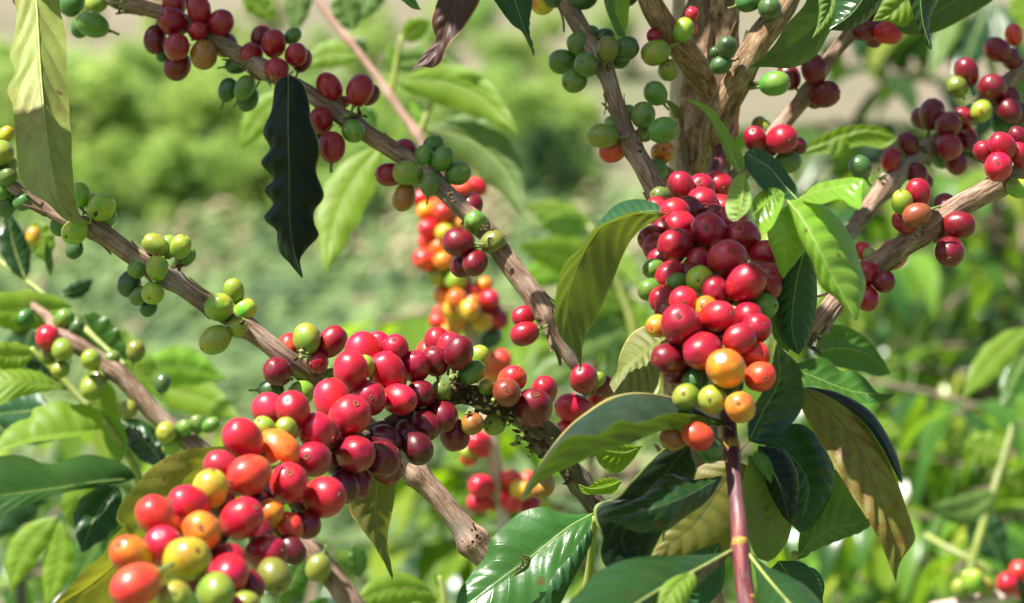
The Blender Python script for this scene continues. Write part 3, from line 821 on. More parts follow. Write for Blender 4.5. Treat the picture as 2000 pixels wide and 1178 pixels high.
def build_crops():
    rs = random.Random(9); vs, fs, mi = [], [], []
    for d in [22 + 1.15 * i for i in range(34)]:
        half = 0.34 * d + 4; x = -half
        while x < half:
            x += rs.uniform(0.5, 1.15)
            y = d + rs.uniform(-0.4, 0.4)
            w = mnoise.noise(Vector((x * 0.35, y * 0.22, 3.1))) + 0.6 * mnoise.noise(Vector((x * 0.9, y * 0.6, 8.0)))
            if w < -0.42: continue
            k = 1 if w < -0.18 else (3 if w > 0.5 else (2 if w > 0.2 else 0))
            if rs.random() < 0.25: k = rs.choice((0, 1, 2))
            if rs.random() < (d - 40) / 26: k = rs.choice((2, 2, 0, 3))
            z0 = ground_z(x, y); s = rs.uniform(0.35, 0.95)
            for _ in range(34):
                dd = Vector((rs.gauss(0, 1), rs.gauss(0, 1), abs(rs.gauss(0, 1)))).normalized()
                p = Vector((x, y, z0)) + Vector((dd.x * s * .6, dd.y * s * .6, dd.z * s * 1.3)) * rs.uniform(0.6, 1)
                u = (dd * 0.5 + Vector((rs.uniform(-.6, .4), rs.uniform(-.7, .2), rs.uniform(0.1, .9)))).normalized(); t = u.orthogonal().normalized(); v = u.cross(t)
                q = rs.uniform(0.08, 0.17) * (0.6 + s); b = len(vs)
                vs += [p + t * q, p + v * q * .6, p - t * q, p - v * q * .6]; fs.append((b, b + 1, b + 2, b + 3)); mi.append(k)
    o = link('crop_vegetation', vs, fs, M['fol_crop'], smooth=False)
    for k in ('fol_crop_dark', 'fol_crop_pale', 'fol_crop_dry'): o.data.materials.append(M[k])
    o.data.polygons.foreach_set('material_index', mi)
    o['kind'] = 'stuff'; o['label'] = 'green crop shrubs covering the lower hillside out of focus'; o['category'] = 'crops'


build_crops()

# ------------------------------------------------------------------ the coffee tree: trunk and its forks
tree = Branch('coffee_tree', 'brown fibrous coffee tree trunk that forks above the long cluster of cherries', 'tree',
              [(1352, 1500, 1.16, 150), (1356, 900, 1.13, 125), (1366, 420, 1.10, 106), (1374, 320, 1.10, 104), (1386, 200, 1.10, 116), (1392, 120, 1.10, 104), (1396, 30, 1.10, 92), (1402, -120, 1.10, 86), (1410, -420, 1.1, 76)],
              M['bark_trunk'], part='trunk', rough=0.16, seg=44, step=0.002, nodes=[(1390, 130, 0.12), (1378, 250, 0.08)])
tree.add_stem('limb', [(1395, 205, 1.085, 40), (1362, 135, 1.07, 52), (1318, 78, 1.055, 48), (1285, 30, 1.045, 46), (1262, -20, 1.04, 44), (1200, -200, 1.04, 36)], M['bark_trunk'], 0.16, 24)
tree.add_stem('limb', [(1375, 330, 1.085, 30), (1400, 240, 1.06, 52), (1440, 160, 1.05, 56), (1478, 85, 1.045, 54), (1518, 30, 1.045, 50), (1545, -20, 1.05, 48), (1620, -220, 1.08, 40)], M['bark_trunk'], 0.15, 24)
tree.add_stem('limb', [(1318, 470, 1.18, 30), (1318, 300, 1.18, 28), (1322, 160, 1.18, 26), (1326, 20, 1.18, 26), (1330, -120, 1.18, 24)], M['bark_pale'], 0.10, 14)  # sunlit limb: the sun's glare is put into the pale bark colour
tree.cherries('''1420 92 40 K 3 90; 1408 127 38 K 3 200; 1397 102 22 K 2; 1335 58 42 L 1 70; 1288 62 34 G 0; 1280 103 52 L 2 200; 1305 137 40 L 1; 1352 27 26 R 0
1278 70 30 C 0; 1298 96 30 C 0; 1280 182 44 G 2 130; 1294 298 44 A 1; 1284 330 40 G 1; 1300 345 36 B 0; 1463 2 46 K 2 20; 1503 16 44 K 3 1505,20
1514 163 52 G 2 10; 1220 -6 44 K 1; 1350 55 26 S 0''', d=1.04, main='GKLQ')
tree.add_stem('twig', [(1322, 222, 1.08, 22), (1314, 208, 1.055, 14), (1302, 198, 1.045, 7), (1294, 192, 1.04, 6)], M['pedicel'], 0.05, 8)
tree.add_stem('twig', [(1455, 170, 1.05, 14), (1475, 164, 1.045, 10), (1492, 163, 1.04, 9)], M['rib_dark'], 0.1, 8)
tree.leaf([(1690, -60, 1.0), (1620, 20, 1.0), (1550, 85, 1.0), (1462, 131, 1.0)], [(1600, -40), (1570, 10), (1540, 45), (1510, 92)], [(1668, 0), (1622, 60), (1590, 110), (1545, 133), (1500, 131)], 'leaf_dark', 'under', dl=-0.01, dr=0.006)
tree.leaf([(1720, -70, 0.97), (1690, -10, 0.97), (1662, 28, 0.97), (1620, 58, 0.97)], [(1650, -40), (1632, 10), (1628, 40)], [(1728, -20), (1712, 20), (1690, 42), (1655, 58)], 'leaf_dark', 'top', dl=0.01, dr=0.01, ribw=2)
tree.leaf([(1625, -40, 0.99), (1622, 10, 0.99), (1606, 45, 0.99), (1586, 76, 0.99)], [(1600, -10), (1600, 20), (1596, 50)], [(1640, -10), (1634, 30), (1612, 55)], 'leaf_bright', 'under', ribw=2)
tree.leaf([(1825, -60, 1.02), (1775, -10, 1.02), (1740, 25, 1.02), (1704, 42, 1.02)], [(1750, -40), (1728, -5), (1712, 25)], [(1822, -10), (1790, 30), (1765, 52), (1735, 42)], 'leaf_lime', 'under', ribw=2)
tree.leaf([(1795, -90, 0.98), (1797, -20, 0.98), (1802, 40, 0.98), (1819, 98, 0.98)], [(1765, -40), (1776, 5), (1795, 50), (1808, 76)], [(1850, -40), (1830, 5), (1812, 45), (1812, 75)], 'leaf_dark', 'top', dl=0.012, dr=0.012, ribw=2)
tree.leaf([(1960, -70, 1.06), (1880, -10, 1.06), (1810, 35, 1.06), (1752, 58, 1.06)], [(1880, -60), (1810, -20), (1770, 15), (1750, 40)], [(1950, -10), (1880, 38), (1820, 66), (1775, 68)], 'leaf_black', 'under', ribw=2)

tree.flakes(60, 0.3, 0.85, 0.016)
# crown of the tree over the picture: it throws the dappled shade on the upper branches
def canopy():
    rs = random.Random(21); vs, fs = [], []
    zones = [(-0.26, -0.02, 0.95, 1.10, 44), (-0.13, 0.0, 0.79, 0.91, 10), (-0.04, 0.16, 1.0, 1.12, 2), (0.06, 0.30, 0.92, 1.12, 20), (-0.44, -0.35, 0.82, 0.93, 3)]
    for x0, x1, y0, y1, n in zones:
        for i in range(n):
            x, y = rs.uniform(x0, x1), rs.uniform(y0, y1); z = CAMZ + 0.29 + rs.random() * 0.14
            a = rs.uniform(0, 6.28); ax = Vector((math.cos(a), math.sin(a), rs.uniform(-0.2, 0.2))).normalized(); l = rs.uniform(0.09, 0.13)
            leaf_strip(vs, fs, Vector((x, y, z)) - ax * l * 0.5, ax, Vector((rs.uniform(-.3, .3), rs.uniform(-.3, .3), 1)), l, l * 0.4, rs.uniform(0.1, 0.6), 0.2, 6)
    link('crown', vs, fs, M['fol_bush'], tree.e, tree.base)


canopy()

# ------------------------------------------------------------------ branches in focus
A = Branch('coffee_branch', 'long brown branch slanting from the upper left with crimson and green cherries along it', 'branch',
           [(40, -150, 1.10, 30), (150, -50, 1.10, 32), (235, 0, 1.09, 34), (330, 30, 1.09, 32), (440, 90, 1.08, 32), (540, 150, 1.07, 32), (600, 180, 1.07, 33), (700, 250, 1.065, 35), (800, 315, 1.06, 36), (880, 385, 1.055, 37), (950, 455, 1.05, 38), (1010, 535, 1.045, 42), (1062, 605, 1.04, 42), (1090, 660, 1.04, 32), (1125, 715, 1.04, 24), (1160, 760, 1.05, 20)],
           M['bark'], nodes=[(225, 8, 0.35), (520, 140, 0.25), (690, 240, 0.25), (845, 350, 0.2), (940, 440, 0.2), (1065, 620, 0.25)])
A.cherries('''140 8 46 K 1; 190 3 44 Q 2; 180 48 54 G 3 160; 156 55 36 K 0; 45 -6 40 D 2; 360 -4 42 D 0; 340 8 48 C 2 100; 389 20 50 C 3 100; 338 43 54 C 3 322,33; 430 47 52 C 2; 386 61 36 C 4 394,54; 303 78 48 D 2; 345 92 50 C 4 355,90; 440 88 48 D 1; 398 107 54 B 3 405,130; 346 130 52 D 1
462 127 38 K 1 10; 445 175 40 K 1 70; 478 171 44 G 2 60; 484 195 42 K 0; 320 105 30 K 0
490 107 46 C 1; 535 85 48 C 2 537,66; 572 70 32 G 0; 578 107 44 C 2 587,102; 590 118 42 D 1; 540 136 46 C 3 552,142; 508 135 44 D 0; 510 70 40 D 0
643 170 52 C 2 125; 703 176 56 C 3 70; 722 185 40 D 1; 627 235 48 C 3 100; 648 287 54 C 4 90; 690 256 44 G 4 700,264; 670 200 26 C 0; 625 270 36 D 1
790 294 44 C 1; 829 307 42 G 2 90; 847 283 38 G 1; 865 310 44 G 3 60; 895 339 46 G 2 20; 795 338 50 Q 3 170; 762 341 50 C 1 180; 840 360 40 G 4 80; 789 386 48 B 2 250; 815 345 30 G 1
920 402 46 D 1; 930 435 44 G 3; 895 473 56 D 4 175; 963 472 46 Q 3 20; 905 520 46 D 2; 928 513 48 D 4 921,530; 900 400 30 C 0
1022 618 42 C 2; 1024 652 50 C 3 200; 1140 740 54 C 3 1132,722; 1118 797 60 R 2 170; 1102 845 50 R 2; 1178 755 44 D 1; 1168 740 30 Q 1; 1165 780 36 R 0''', main='CDR')
A.flakes(30)
A.bits([(230, 12, 1.075, 5), (700, 222, 1.06, 5), (950, 450, 1.035, 6), (880, 380, 1.035, 5), (1050, 620, 1.03, 5)], 'debris', n=9)
A.bits([(230, 10, 1.07, 7), (690, 215, 1.06, 7), (660, 240, 1.055, 6), (530, 150, 1.06, 8), (830, 330, 1.04, 6)], 'budgreen', 'bud_scale', n=6)
A.leaf([(564, 148, 1.04), (563, 250, 1.03), (565, 340, 1.03), (566, 430, 1.03), (574, 490, 1.03), (591, 544, 1.03)],
       [(540, 160), (529, 215), (513, 258), (527, 290), (508, 318), (531, 350), (514, 372), (532, 398), (514, 426), (539, 450), (541, 472), (546, 494), (565, 514), (580, 530)],
       [(592, 165), (605, 205), (608, 238), (620, 268), (625, 300), (619, 335), (633, 382), (613, 412), (614, 438), (623, 460), (602, 483), (592, 495), (584, 506), (583, 522)],
       'leaf_black', 'top', dl=0.010, dr=0.010, ripple=0.0006, bow=0.16, rib='rib_dark', ribw=3.5, pet=(572, 140, 1.06), n=80)

B = Branch('coffee_branch', 'brown branch with lime green cherries slanting from the left edge to a knobbed cut end', 'branch',
           [(-80, 290, 1.0, 24), (0, 345, 1.0, 24), (60, 390, 1.0, 24), (120, 425, 1.0, 26), (185, 448, 1.0, 36), (260, 500, 1.0, 38), (335, 545, 1.0, 40), (400, 590, 1.0, 38), (480, 638, 1.0, 38), (560, 700, 1.0, 40), (640, 765, 1.01, 42), (720, 840, 1.02, 46), (800, 915, 1.02, 44), (850, 965, 1.02, 44), (900, 1025, 1.02, 46), (930, 1065, 1.02, 54), (962, 1102, 1.02, 50)],
           M['bark'], nodes=[(185, 445, 0.3), (335, 545, 0.25), (475, 640, 0.2), (815, 925, 0.25), (925, 1055, 0.3)])
B.cherries('''12 262 30 Y 0; 14 345 38 G 2; 4 372 36 G 1; 10 402 42 K 1; 45 393 38 K 2; 0 300 50 Q 2; 14 322 36 Q 1; 30 370 30 K 0
157 380 42 L 2 100; 180 395 30 L 0; 198 405 52 L 3 40; 206 425 40 G 1; 146 453 48 L 4 135,462; 118 440 40 K 1; 145 488 34 K 1
303 478 46 L 2 150; 353 482 44 L 3 70; 330 475 30 L 0; 363 500 38 G 1; 270 523 40 G 2; 307 523 44 L 4 90; 252 555 46 K 2; 298 573 42 L 4; 272 578 36 G 2; 290 602 32 K 1; 330 495 20 L 1
457 568 42 L 2 100; 428 600 54 L 4; 478 606 44 L 2; 464 639 40 L 4 475,632; 420 664 56 L 4 215
565 675 46 S 1; 599 661 56 L 3 100; 648 667 58 C 3; 620 707 44 C 4 622,710; 542 726 54 D 4 530,718; 530 762 44 K 3 0; 588 768 48 L 4; 640 738 40 G 2''', main='LGKQ')
B.flakes(26)
B.bits([(345, 520, 0.985, 6), (470, 625, 0.99, 5), (180, 430, 0.985, 5), (925, 1050, 0.99, 12), (585, 690, 0.985, 6)], 'debris', n=10)
B.bits([(340, 515, 0.98, 5), (175, 428, 0.98, 5), (590, 690, 0.98, 6)], 'budgreen', 'bud_scale', n=5)
B.leaf([(66, -60, 1.035), (72, 20, 1.015), (80, 150, 0.985), (92, 270, 0.96), (108, 360, 0.945), (140, 420, 0.945), (184, 438, 0.955)],
       [(30, -20), (32, 30), (24, 90), (19, 110), (28, 140), (14, 175), (24, 205), (30, 260), (34, 320), (42, 350), (60, 378), (90, 395), (130, 430)],
       [(112, -20), (117, 20), (128, 60), (131, 90), (130, 150), (135, 210), (139, 270), (143, 330), (143, 370), (150, 405), (162, 428)],
       'leaf_pale', 'under', dl=-0.008, dr=0.014, bow=-0.2, ripple=0.001, quilt=0.0013, ribw=5, n=80)

C = Branch('coffee_branch', 'dark mossy branch under the big foreground cluster of red and orange cherries', 'branch',
           [(1240, 1120, 1.02, 44), (1180, 1010, 1.02, 46), (1130, 940, 1.02, 46), (1075, 868, 1.01, 52), (1030, 820, 1.0, 50), (960, 785, 0.985, 44), (890, 772, 0.985, 38), (810, 806, 0.97, 34), (710, 856, 0.94, 32), (600, 890, 0.89, 32), (520, 960, 0.86, 30), (450, 1030, 0.83, 30), (390, 1110, 0.80, 28), (340, 1200, 0.78, 26), (300, 1300, 0.76, 24)],
           M['bark_dark'], rough=0.3, nodes=[(1060, 860, 0.25), (950, 790, 0.35), (880, 760, 0.3), (1140, 940, 0.3)])
C.cherries('''712 687 72 R 1; 740 677 46 R 0; 715 715 38 L 0; 685 723 70 R 3 90; 772 683 50 C 1 772,664; 757 728 74 R 3; 812 715 56 C 2 812,690; 840 692 46 S 0; 850 705 46 D 1; 896 688 60 D 3 75; 878 680 42 R 1; 934 700 46 L 0; 922 727 48 G 2 30
990 767 54 N 4 990,762; 1000 742 52 S 2; 1042 797 72 D 4; 1062 764 48 C 2; 862 764 40 G 3; 950 757 30 L 0; 855 668 30 C 0
720 777 68 C 3 727,775; 780 780 62 R 4 805,785; 822 770 50 D 2 816,762; 650 782 76 R 2; 683 813 80 R 5 697,788; 527 803 68 P 1; 572 800 68 R 2 566,783; 865 813 58 D 3; 830 832 56 D 4 845,852; 888 850 58 D 2; 815 875 62 M 2; 752 862 62 M 2 776,878; 922 828 44 B 4 930,826; 966 828 42 L 2
517 838 46 L 2; 560 840 46 L 2; 544 878 76 O 4 575,900; 618 842 70 R 4 607,840; 694 887 72 C 5 714,881; 745 897 70 D 3; 755 915 60 D 2; 612 897 68 C 4; 474 857 76 R 4; 790 850 40 M 1; 660 900 50 M 1
564 944 74 R 5 570,924; 634 971 78 R 5 664,965; 672 950 60 M 2; 486 928 78 S 5 455,940; 432 912 64 P 2; 411 955 70 Y 4 80; 368 985 74 R 4; 304 1008 76 S 4; 472 1012 80 R 6 500,990; 525 1003 56 O 4 545,984; 562 1030 58 S 3; 598 1025 52 D 2; 540 960 40 M 1
394 1037 74 O 6 398,1028; 319 1067 74 R 6 318,1042; 256 1085 76 O 5; 365 1093 88 Y 7 388,1072; 450 1090 60 C 4; 447 1120 74 R 5; 265 1145 88 S 8 230,1165; 340 1168 66 L 8; 421 1155 72 Q 8; 520 1080 74 C 5 552,1074; 535 1125 66 Q 3; 490 1140 44 D 4; 570 1075 42 M 2; 480 1178 50 Q 4; 508 1040 50 D 2; 430 980 60 D 2; 400 1080 50 D 2; 380 1130 56 D 3; 330 1030 40 S 3
445 1190 60 R 5; 500 985 40 D 2; 455 940 40 D 1; 590 980 44 M 1; 700 945 44 D 1; 640 850 40 D 1''', main='RCDMP', mid=3.2, gap=0.30, lift=0.014, grow=1.07, least=54)
C.cherries('''1060 950 46 B 3 1050,962''', d=0.99, main='RCDMP')
C.bits([(890, 752, 0.972, 7), (925, 776, 0.972, 9), (960, 796, 0.973, 10), (1000, 815, 0.98, 10), (1060, 868, 0.993, 12), (1030, 838, 0.986, 10), (1112, 930, 1.004, 10), (1045, 872, 0.99, 10)], 'debris', n=18, size=9)
C.bits([(882, 734, 0.966, 6), (955, 788, 0.97, 8), (1000, 824, 0.977, 7), (1012, 862, 0.985, 4), (915, 805, 0.966, 3)], 'budgreen', 'bud_scale', n=5, size=9)
C.leaf([(745, 880, 0.93), (735, 960, 0.94), (735, 1030, 0.94), (748, 1090, 0.94), (766, 1132, 0.94)], [(705, 900), (682, 985), (700, 1025), (726, 1060), (750, 1102)], [(778, 900), (775, 940), (766, 1000), (757, 1050), (758, 1095)],
       'leaf_olive', 'under', dl=-0.006, dr=0.012, ribw=2.5, label='olive leaf hanging under the cluster')
C.leaf([(470, 870, 0.89), (400, 930, 0.89), (320, 1010, 0.88), (250, 1080, 0.87), (180, 1140, 0.86), (100, 1190, 0.86)],
       [(440, 872), (365, 878), (300, 910), (262, 950), (232, 990), (228, 1018), (245, 1024), (215, 1055), (202, 1085), (170, 1110), (130, 1150)],
       [(500, 950), (450, 1040), (380, 1120), (300, 1190), (200, 1240)], 'leaf_yellow', 'under', dl=-0.012, dr=0.02, ripple=0.002, label='large curled olive leaf behind the cluster')

D = Branch('coffee_branch', 'hanging branch with the long crimson cluster ending in a purple stem', 'branch',
           [(1420, 260, 1.08, 26), (1395, 340, 1.04, 28), (1378, 420, 0.985, 28), (1380, 520, 0.94, 30), (1390, 620, 0.91, 30), (1405, 720, 0.90, 30), (1420, 800, 0.89, 30), (1426, 850, 0.885, 30), (1434, 930, 0.87, 30), (1442, 1010, 0.86, 32), (1446, 1072, 0.85, 34), (1453, 1140, 0.835, 35), (1462, 1220, 0.82, 36), (1470, 1320, 0.80, 36)],
           M['stem_purple'], rough=0.07, nodes=[(1446, 1074, 0.16), (1429, 884, 0.14), (1438, 980, -0.06), (1452, 1130, -0.05)])
D.cherries('''1291 383 38 G 0; 1330 366 50 C 2 100; 1368 369 48 C 2; 1402 362 42 R 1; 1371 394 54 C 4; 1410 408 46 C 2; 1318 415 56 R 4; 1288 412 46 C 1; 1328 440 56 R 4; 1385 452 72 C 5; 1450 467 68 C 5 1442,448; 1278 467 54 C 2; 1286 484 40 C 1;  1318 478 66 C 5; 1296 507 46 C 1; 1277 525 40 G 1; 1362 512 52 C 3 1366,512
1421 507 74 P 6 1430,492; 1495 497 46 C 2; 1458 552 74 C 6 1485,525; 1500 540 46 C 3; 1308 538 56 C 3 1290,556; 1322 552 40 G 3; 1367 548 54 L 5; 1397 567 56 C 5 1393,568; 1270 566 46 G 1; 1298 585 45 C 2; 1336 588 54 R 3; 1380 602 46 A 3; 1402 618 62 R 5 1423,612; 1440 612 44 G 2; 1490 598 52 G 1; 1285 637 44 A 2; 1330 635 78 C 5; 1372 685 72 C 6 1362,696; 1307 700 64 D 4; 1445 662 60 C 5 30; 1477 642 52 C 4 1488,632; 1325 722 42 D 1
1418 720 74 O 6 1405,700; 1473 695 58 S 4; 1484 735 56 S 4; 1358 742 50 K 2; 1340 776 52 Q 4; 1392 780 54 Q 5 1384,781; 1446 796 58 A 6; 1363 852 54 S 3 340; 1315 855 50 B 2; 1385 880 50 K 1; 1430 750 44 K 2
1350 480 50 D 1; 1400 540 50 D 1; 1390 425 50 D 0; 1345 450 50 D 0; 1300 455 46 D 0; 1420 470 50 D 0; 1330 515 46 D 0; 1310 610 46 D 0; 1385 640 50 D 0; 1340 665 46 D 0; 1410 690 46 D 0; 1440 700 44 S 1;  1345 540 50 D 1; 1440 590 50 D 1; 1360 640 50 D 2; 1410 660 50 D 1; 1430 430 44 C 1; 1460 620 46 C 2; 1345 410 46 D 1; 1495 565 44 C 2; 1420 570 40 D 1''', main='RCDMP', mid=3.0, gap=0.32, lift=0.022, grow=1.06, least=57)
# joints of the purple stem
for (x, y, d) in ((1446, 1074, 0.846), (1429, 880, 0.876), (1461, 1185, 0.825)):
    D.add_stem('joint', [(x - 2, y - 24, d + .004, 27), (x - 1, y - 10, d + .004, 34), (x, y + 3, d + .004, 37), (x + 1, y + 10, d + .004, 35), (x + 2, y + 18, d + .003, 28)], M['stem_orange'], 0.04, 14, 0.001)
# leaves round the top of the long cluster
D.leaf([(1448, 345, 0.90), (1430, 300, 0.91), (1405, 250, 0.92), (1378, 213, 0.93), (1338, 192, 0.935)], [(1428, 320), (1412, 285), (1395, 245), (1372, 216)], [(1455, 310), (1440, 285), (1412, 240), (1385, 208)], 'leaf_bright', 'top', ribw=2, dl=-0.004, dr=0.01)
D.leaf([(1440, 432, 0.865), (1447, 400, 0.865), (1452, 370, 0.87), (1455, 337, 0.88)], [(1424, 428), (1416, 400), (1425, 365), (1438, 345)], [(1462, 412), (1468, 390), (1463, 360)], 'leaf_bright', 'under', ribw=2, dl=0.004, dr=-0.004)
D.leaf([(1470, 420, 0.86), (1488, 405, 0.865), (1510, 385, 0.87), (1532, 378, 0.875)], [(1470, 390), (1490, 372), (1515, 368)], [(1485, 455), (1505, 448), (1520, 420), (1530, 395)], 'leaf_bright', 'top', ribw=2, dl=0.01, dr=-0.01, ripple=0.0015, quilt=0.001)
D.leaf([(1558, 390, 0.88), (1530, 360, 0.885), (1500, 325, 0.89), (1455, 298, 0.90)], [(1525, 385), (1490, 370), (1465, 340), (1455, 320)], [(1555, 360), (1530, 325), (1500, 300), (1475, 290)], 'leaf_deep', 'top', ribw=2.5, dl=-0.012, dr=0.012)
D.leaf([(1556, 390, 0.875), (1600, 372, 0.87), (1645, 362, 0.865), (1687, 350, 0.865)], [(1590, 362), (1630, 352), (1665, 347)], [(1600, 398, -.008), (1640, 388, -.010), (1660, 402, -.014), (1680, 408, -.014), (1684, 375, -.006)], 'leaf_bright', 'top', ribw=2, dl=0.012, dr=-0.004, ripple=0.002, half='R')
D.leaf([(1538, 392, 0.87), (1568, 430, 0.865), (1598, 485, 0.86), (1628, 545, 0.86), (1655, 595, 0.86), (1672, 628, 0.86)], [(1546, 420), (1560, 462), (1588, 515), (1606, 560), (1640, 588), (1660, 612)], [(1588, 388), (1632, 420), (1662, 462), (1682, 520), (1691, 555), (1680, 600)], 'leaf_bright', 'top', dl=0.006, dr=0.016, ribw=3.5, quilt=0.0012, nv=8, label='bright sunlit leaf beside the cluster', n=80)
D.leaf([(1545, 400, 0.89), (1535, 440, 0.885), (1532, 480, 0.885), (1530, 545, 0.89)], [(1505, 420), (1500, 460), (1512, 500)], [(1572, 440), (1578, 480), (1560, 505), (1540, 530)], 'leaf_bright', 'top', dl=0.01, dr=0.003, ribw=3)
D.leaf([(1575, 478, 0.90), (1560, 530, 0.905), (1548, 600, 0.91), (1548, 650, 0.91), (1560, 694, 0.91)], [(1548, 498), (1525, 540), (1512, 600), (1520, 650), (1540, 680)], [(1590, 505), (1596, 560), (1594, 610), (1584, 650), (1572, 680)], 'leaf_deep', 'top', dl=0.004, dr=0.010, ribw=2, label='dark leaf hanging beside the cluster')
D.leaf([(1530, 520, 0.925), (1525, 580, 0.93), (1528, 640, 0.93), (1540, 690, 0.93)], [(1510, 540), (1500, 600), (1512, 660)], [(1552, 545), (1555, 600), (1552, 650)], 'leaf_mid', 'under', ribw=2)
D.leaf([(1300, 418, 0.93), (1262, 415, 0.925), (1215, 428, 0.92), (1170, 450, 0.915), (1130, 520, 0.91), (1110, 600, 0.91), (1118, 670, 0.91), (1136, 724, 0.91)],
       [(1275, 416), (1235, 414), (1195, 428), (1162, 446), (1138, 482), (1110, 508), (1091, 545), (1083, 600), (1085, 632), (1097, 662), (1124, 692)],
       [(1275, 432), (1238, 460), (1212, 508), (1192, 558), (1168, 612), (1142, 660), (1136, 695)], 'leaf_under', 'under', dl=-0.014, dr=0.010, bow=-0.1, ripple=0.001, ribw=2, nv=8, half='R', label='long olive leaf curling out left of the cluster', n=80)
D.leaf([(1292, 412, 0.935), (1255, 413, 0.935), (1210, 425, 0.935), (1165, 446, 0.93)], [(1280, 396), (1240, 389), (1200, 400), (1178, 425)], [(1270, 420), (1225, 428), (1190, 440)], 'leaf_deep', 'top', dl=0.02, dr=-0.004, ribw=1.5)
D.leaf([(1300, 660, 0.94), (1262, 685, 0.935), (1225, 715, 0.93), (1190, 752, 0.93)], [(1270, 636), (1235, 650), (1212, 690), (1205, 725)], [(1288, 690), (1287, 760), (1255, 790), (1215, 785)], 'leaf_olive', 'under', dl=0.012, dr=-0.012, half='R', ribw=2, bow=-.15)
# leaves under the cluster
D.leaf([(1420, 832, 0.885), (1370, 833, 0.872), (1295, 840, 0.858), (1250, 857, 0.848), (1220, 869, 0.842), (1180, 881, 0.836), (1125, 906, 0.83), (1075, 929, 0.826), (1045, 951, 0.825), (1018, 981, 0.825)],
       [(1385, 815), (1345, 792), (1302, 774), (1245, 767), (1190, 777), (1140, 808), (1095, 850), (1064, 893), (1036, 940)],
       [(1390, 820), (1362, 811, -.006), (1332, 807, -.008), (1300, 809, -.008), (1270, 819, -.008), (1240, 827, -.008), (1210, 821, -.008), (1185, 839, -.008), (1165, 852, -.008), (1125, 850, -.008), (1098, 862, -.006), (1066, 899, -.004), (1038, 943)], 'leaf_fold', 'top', dl=0.028, dr=-0.010, half='L', ribw=2.5, ripple=0.001, bow=0.12, pet=(1428, 838, 0.88), label='folded grey green leaf reaching left under the cluster', n=90)
D.leaf([(1345, 870, 0.90), (1290, 935, 0.90), (1235, 1000, 0.90), (1215, 1060, 0.90), (1245, 1112, 0.90)],
       [(1302, 872), (1245, 926), (1206, 970), (1165, 985), (1160, 1012), (1175, 1050), (1170, 1080), (1186, 1112)],
       [(1360, 920), (1330, 980), (1300, 1030), (1268, 1090)], 'leaf_black', 'top', dl=-0.004, dr=0.012, ribw=2, ripple=0.002, bow=0.2, rib='rib_dark')
D.leaf([(1412, 930, 0.865), (1350, 965, 0.85), (1290, 990, 0.84), (1230, 1004, 0.84), (1172, 1011, 0.84)], [(1385, 938), (1340, 935), (1302, 925), (1275, 945), (1255, 968), (1215, 985)], [(1385, 975), (1340, 1010), (1300, 1035), (1245, 1040), (1205, 1025)], 'leaf_dark', 'top', dl=0.012, dr=0.003, ribw=2, rib='rib_dark', ripple=0.002)
D.leaf([(1440, 900, 0.93), (1400, 960, 0.93), (1350, 1030, 0.93), (1270, 1092, 0.93)], [(1380, 905), (1330, 940), (1300, 990), (1285, 1050)], [(1490, 930), (1490, 1010), (1430, 1070), (1350, 1095)], 'leaf_rust', 'under', dl=0.004, dr=0.004, ribw=2.5, rib='rib_dark', label='rusty olive leaf behind the purple stem')
D.leaf([(1462, 890, 0.905), (1500, 950, 0.91), (1515, 1010, 0.91), (1500, 1098, 0.91)], [(1450, 950), (1455, 1030), (1475, 1085)], [(1520, 910), (1545, 980), (1540, 1050), (1520, 1085)], 'leaf_under', 'under', dl=-0.004, dr=0.01, ribw=2, rib='rib_dark')
D.leaf([(1490, 850, 0.92), (1545, 890, 0.92), (1578, 950, 0.92), (1560, 1040, 0.92)], [(1500, 890), (1520, 950), (1535, 1010)], [(1560, 828), (1610, 868), (1632, 930), (1615, 985), (1585, 1030)], 'leaf_deep', 'top', dl=-0.008, dr=0.012, ribw=2, quilt=0.002, label='blue green leaf behind the white glinting leaf')
D.leaf([(1480, 870, 0.90), (1510, 920, 0.90), (1530, 970, 0.90), (1542, 1022, 0.90)], [(1482, 900), (1500, 960), (1525, 1005)], [(1530, 880), (1556, 925), (1558, 980)], 'leaf_black', 'top', dl=0.005, dr=0.01, ribw=1.5, rib='rib_dark')
D.leaf([(1462, 862, 0.867), (1492, 800, 0.876), (1522, 740, 0.874), (1518, 664, 0.868)], [(1465, 820), (1488, 770), (1508, 715), (1512, 690)], [(1500, 868), (1540, 835), (1568, 790), (1562, 720), (1538, 690)], 'leaf_dark', 'top', dl=-0.006, dr=0.006, ribw=2, bow=0.3, pet=(1440, 890, 0.875), label='dark curled leaf with a white glint at the foot of the cluster')
D.leaf([(1475, 880, 0.865), (1488, 905, 0.86), (1498, 925, 0.86), (1506, 944, 0.86)], [(1470, 895), (1484, 920)], [(1496, 888), (1510, 915)], 'leaf_mid', 'top', ribw=1.5)
D.leaf([(1545, 750, 0.93), (1620, 800, 0.92), (1680, 880, 0.91), (1720, 980, 0.905), (1745, 1060, 0.905), (1749, 1140, 0.905)],
       [(1562, 790), (1592, 850), (1625, 900), (1652, 950), (1692, 1012), (1718, 1058), (1738, 1108)],
       [(1612, 772), (1672, 812), (1720, 872), (1752, 940), (1783, 1030), (1785, 1058), (1762, 1090), (1752, 1112)], 'leaf_rust', 'under', dl=-0.006, dr=0.004, bow=-0.2, quilt=0.0032, nv=8, ripple=0.0015, ribw=2.5, rib='rib_dark', pet=(1480, 800, 0.92), label='large rusty olive leaf drooping right of the stem', n=80)
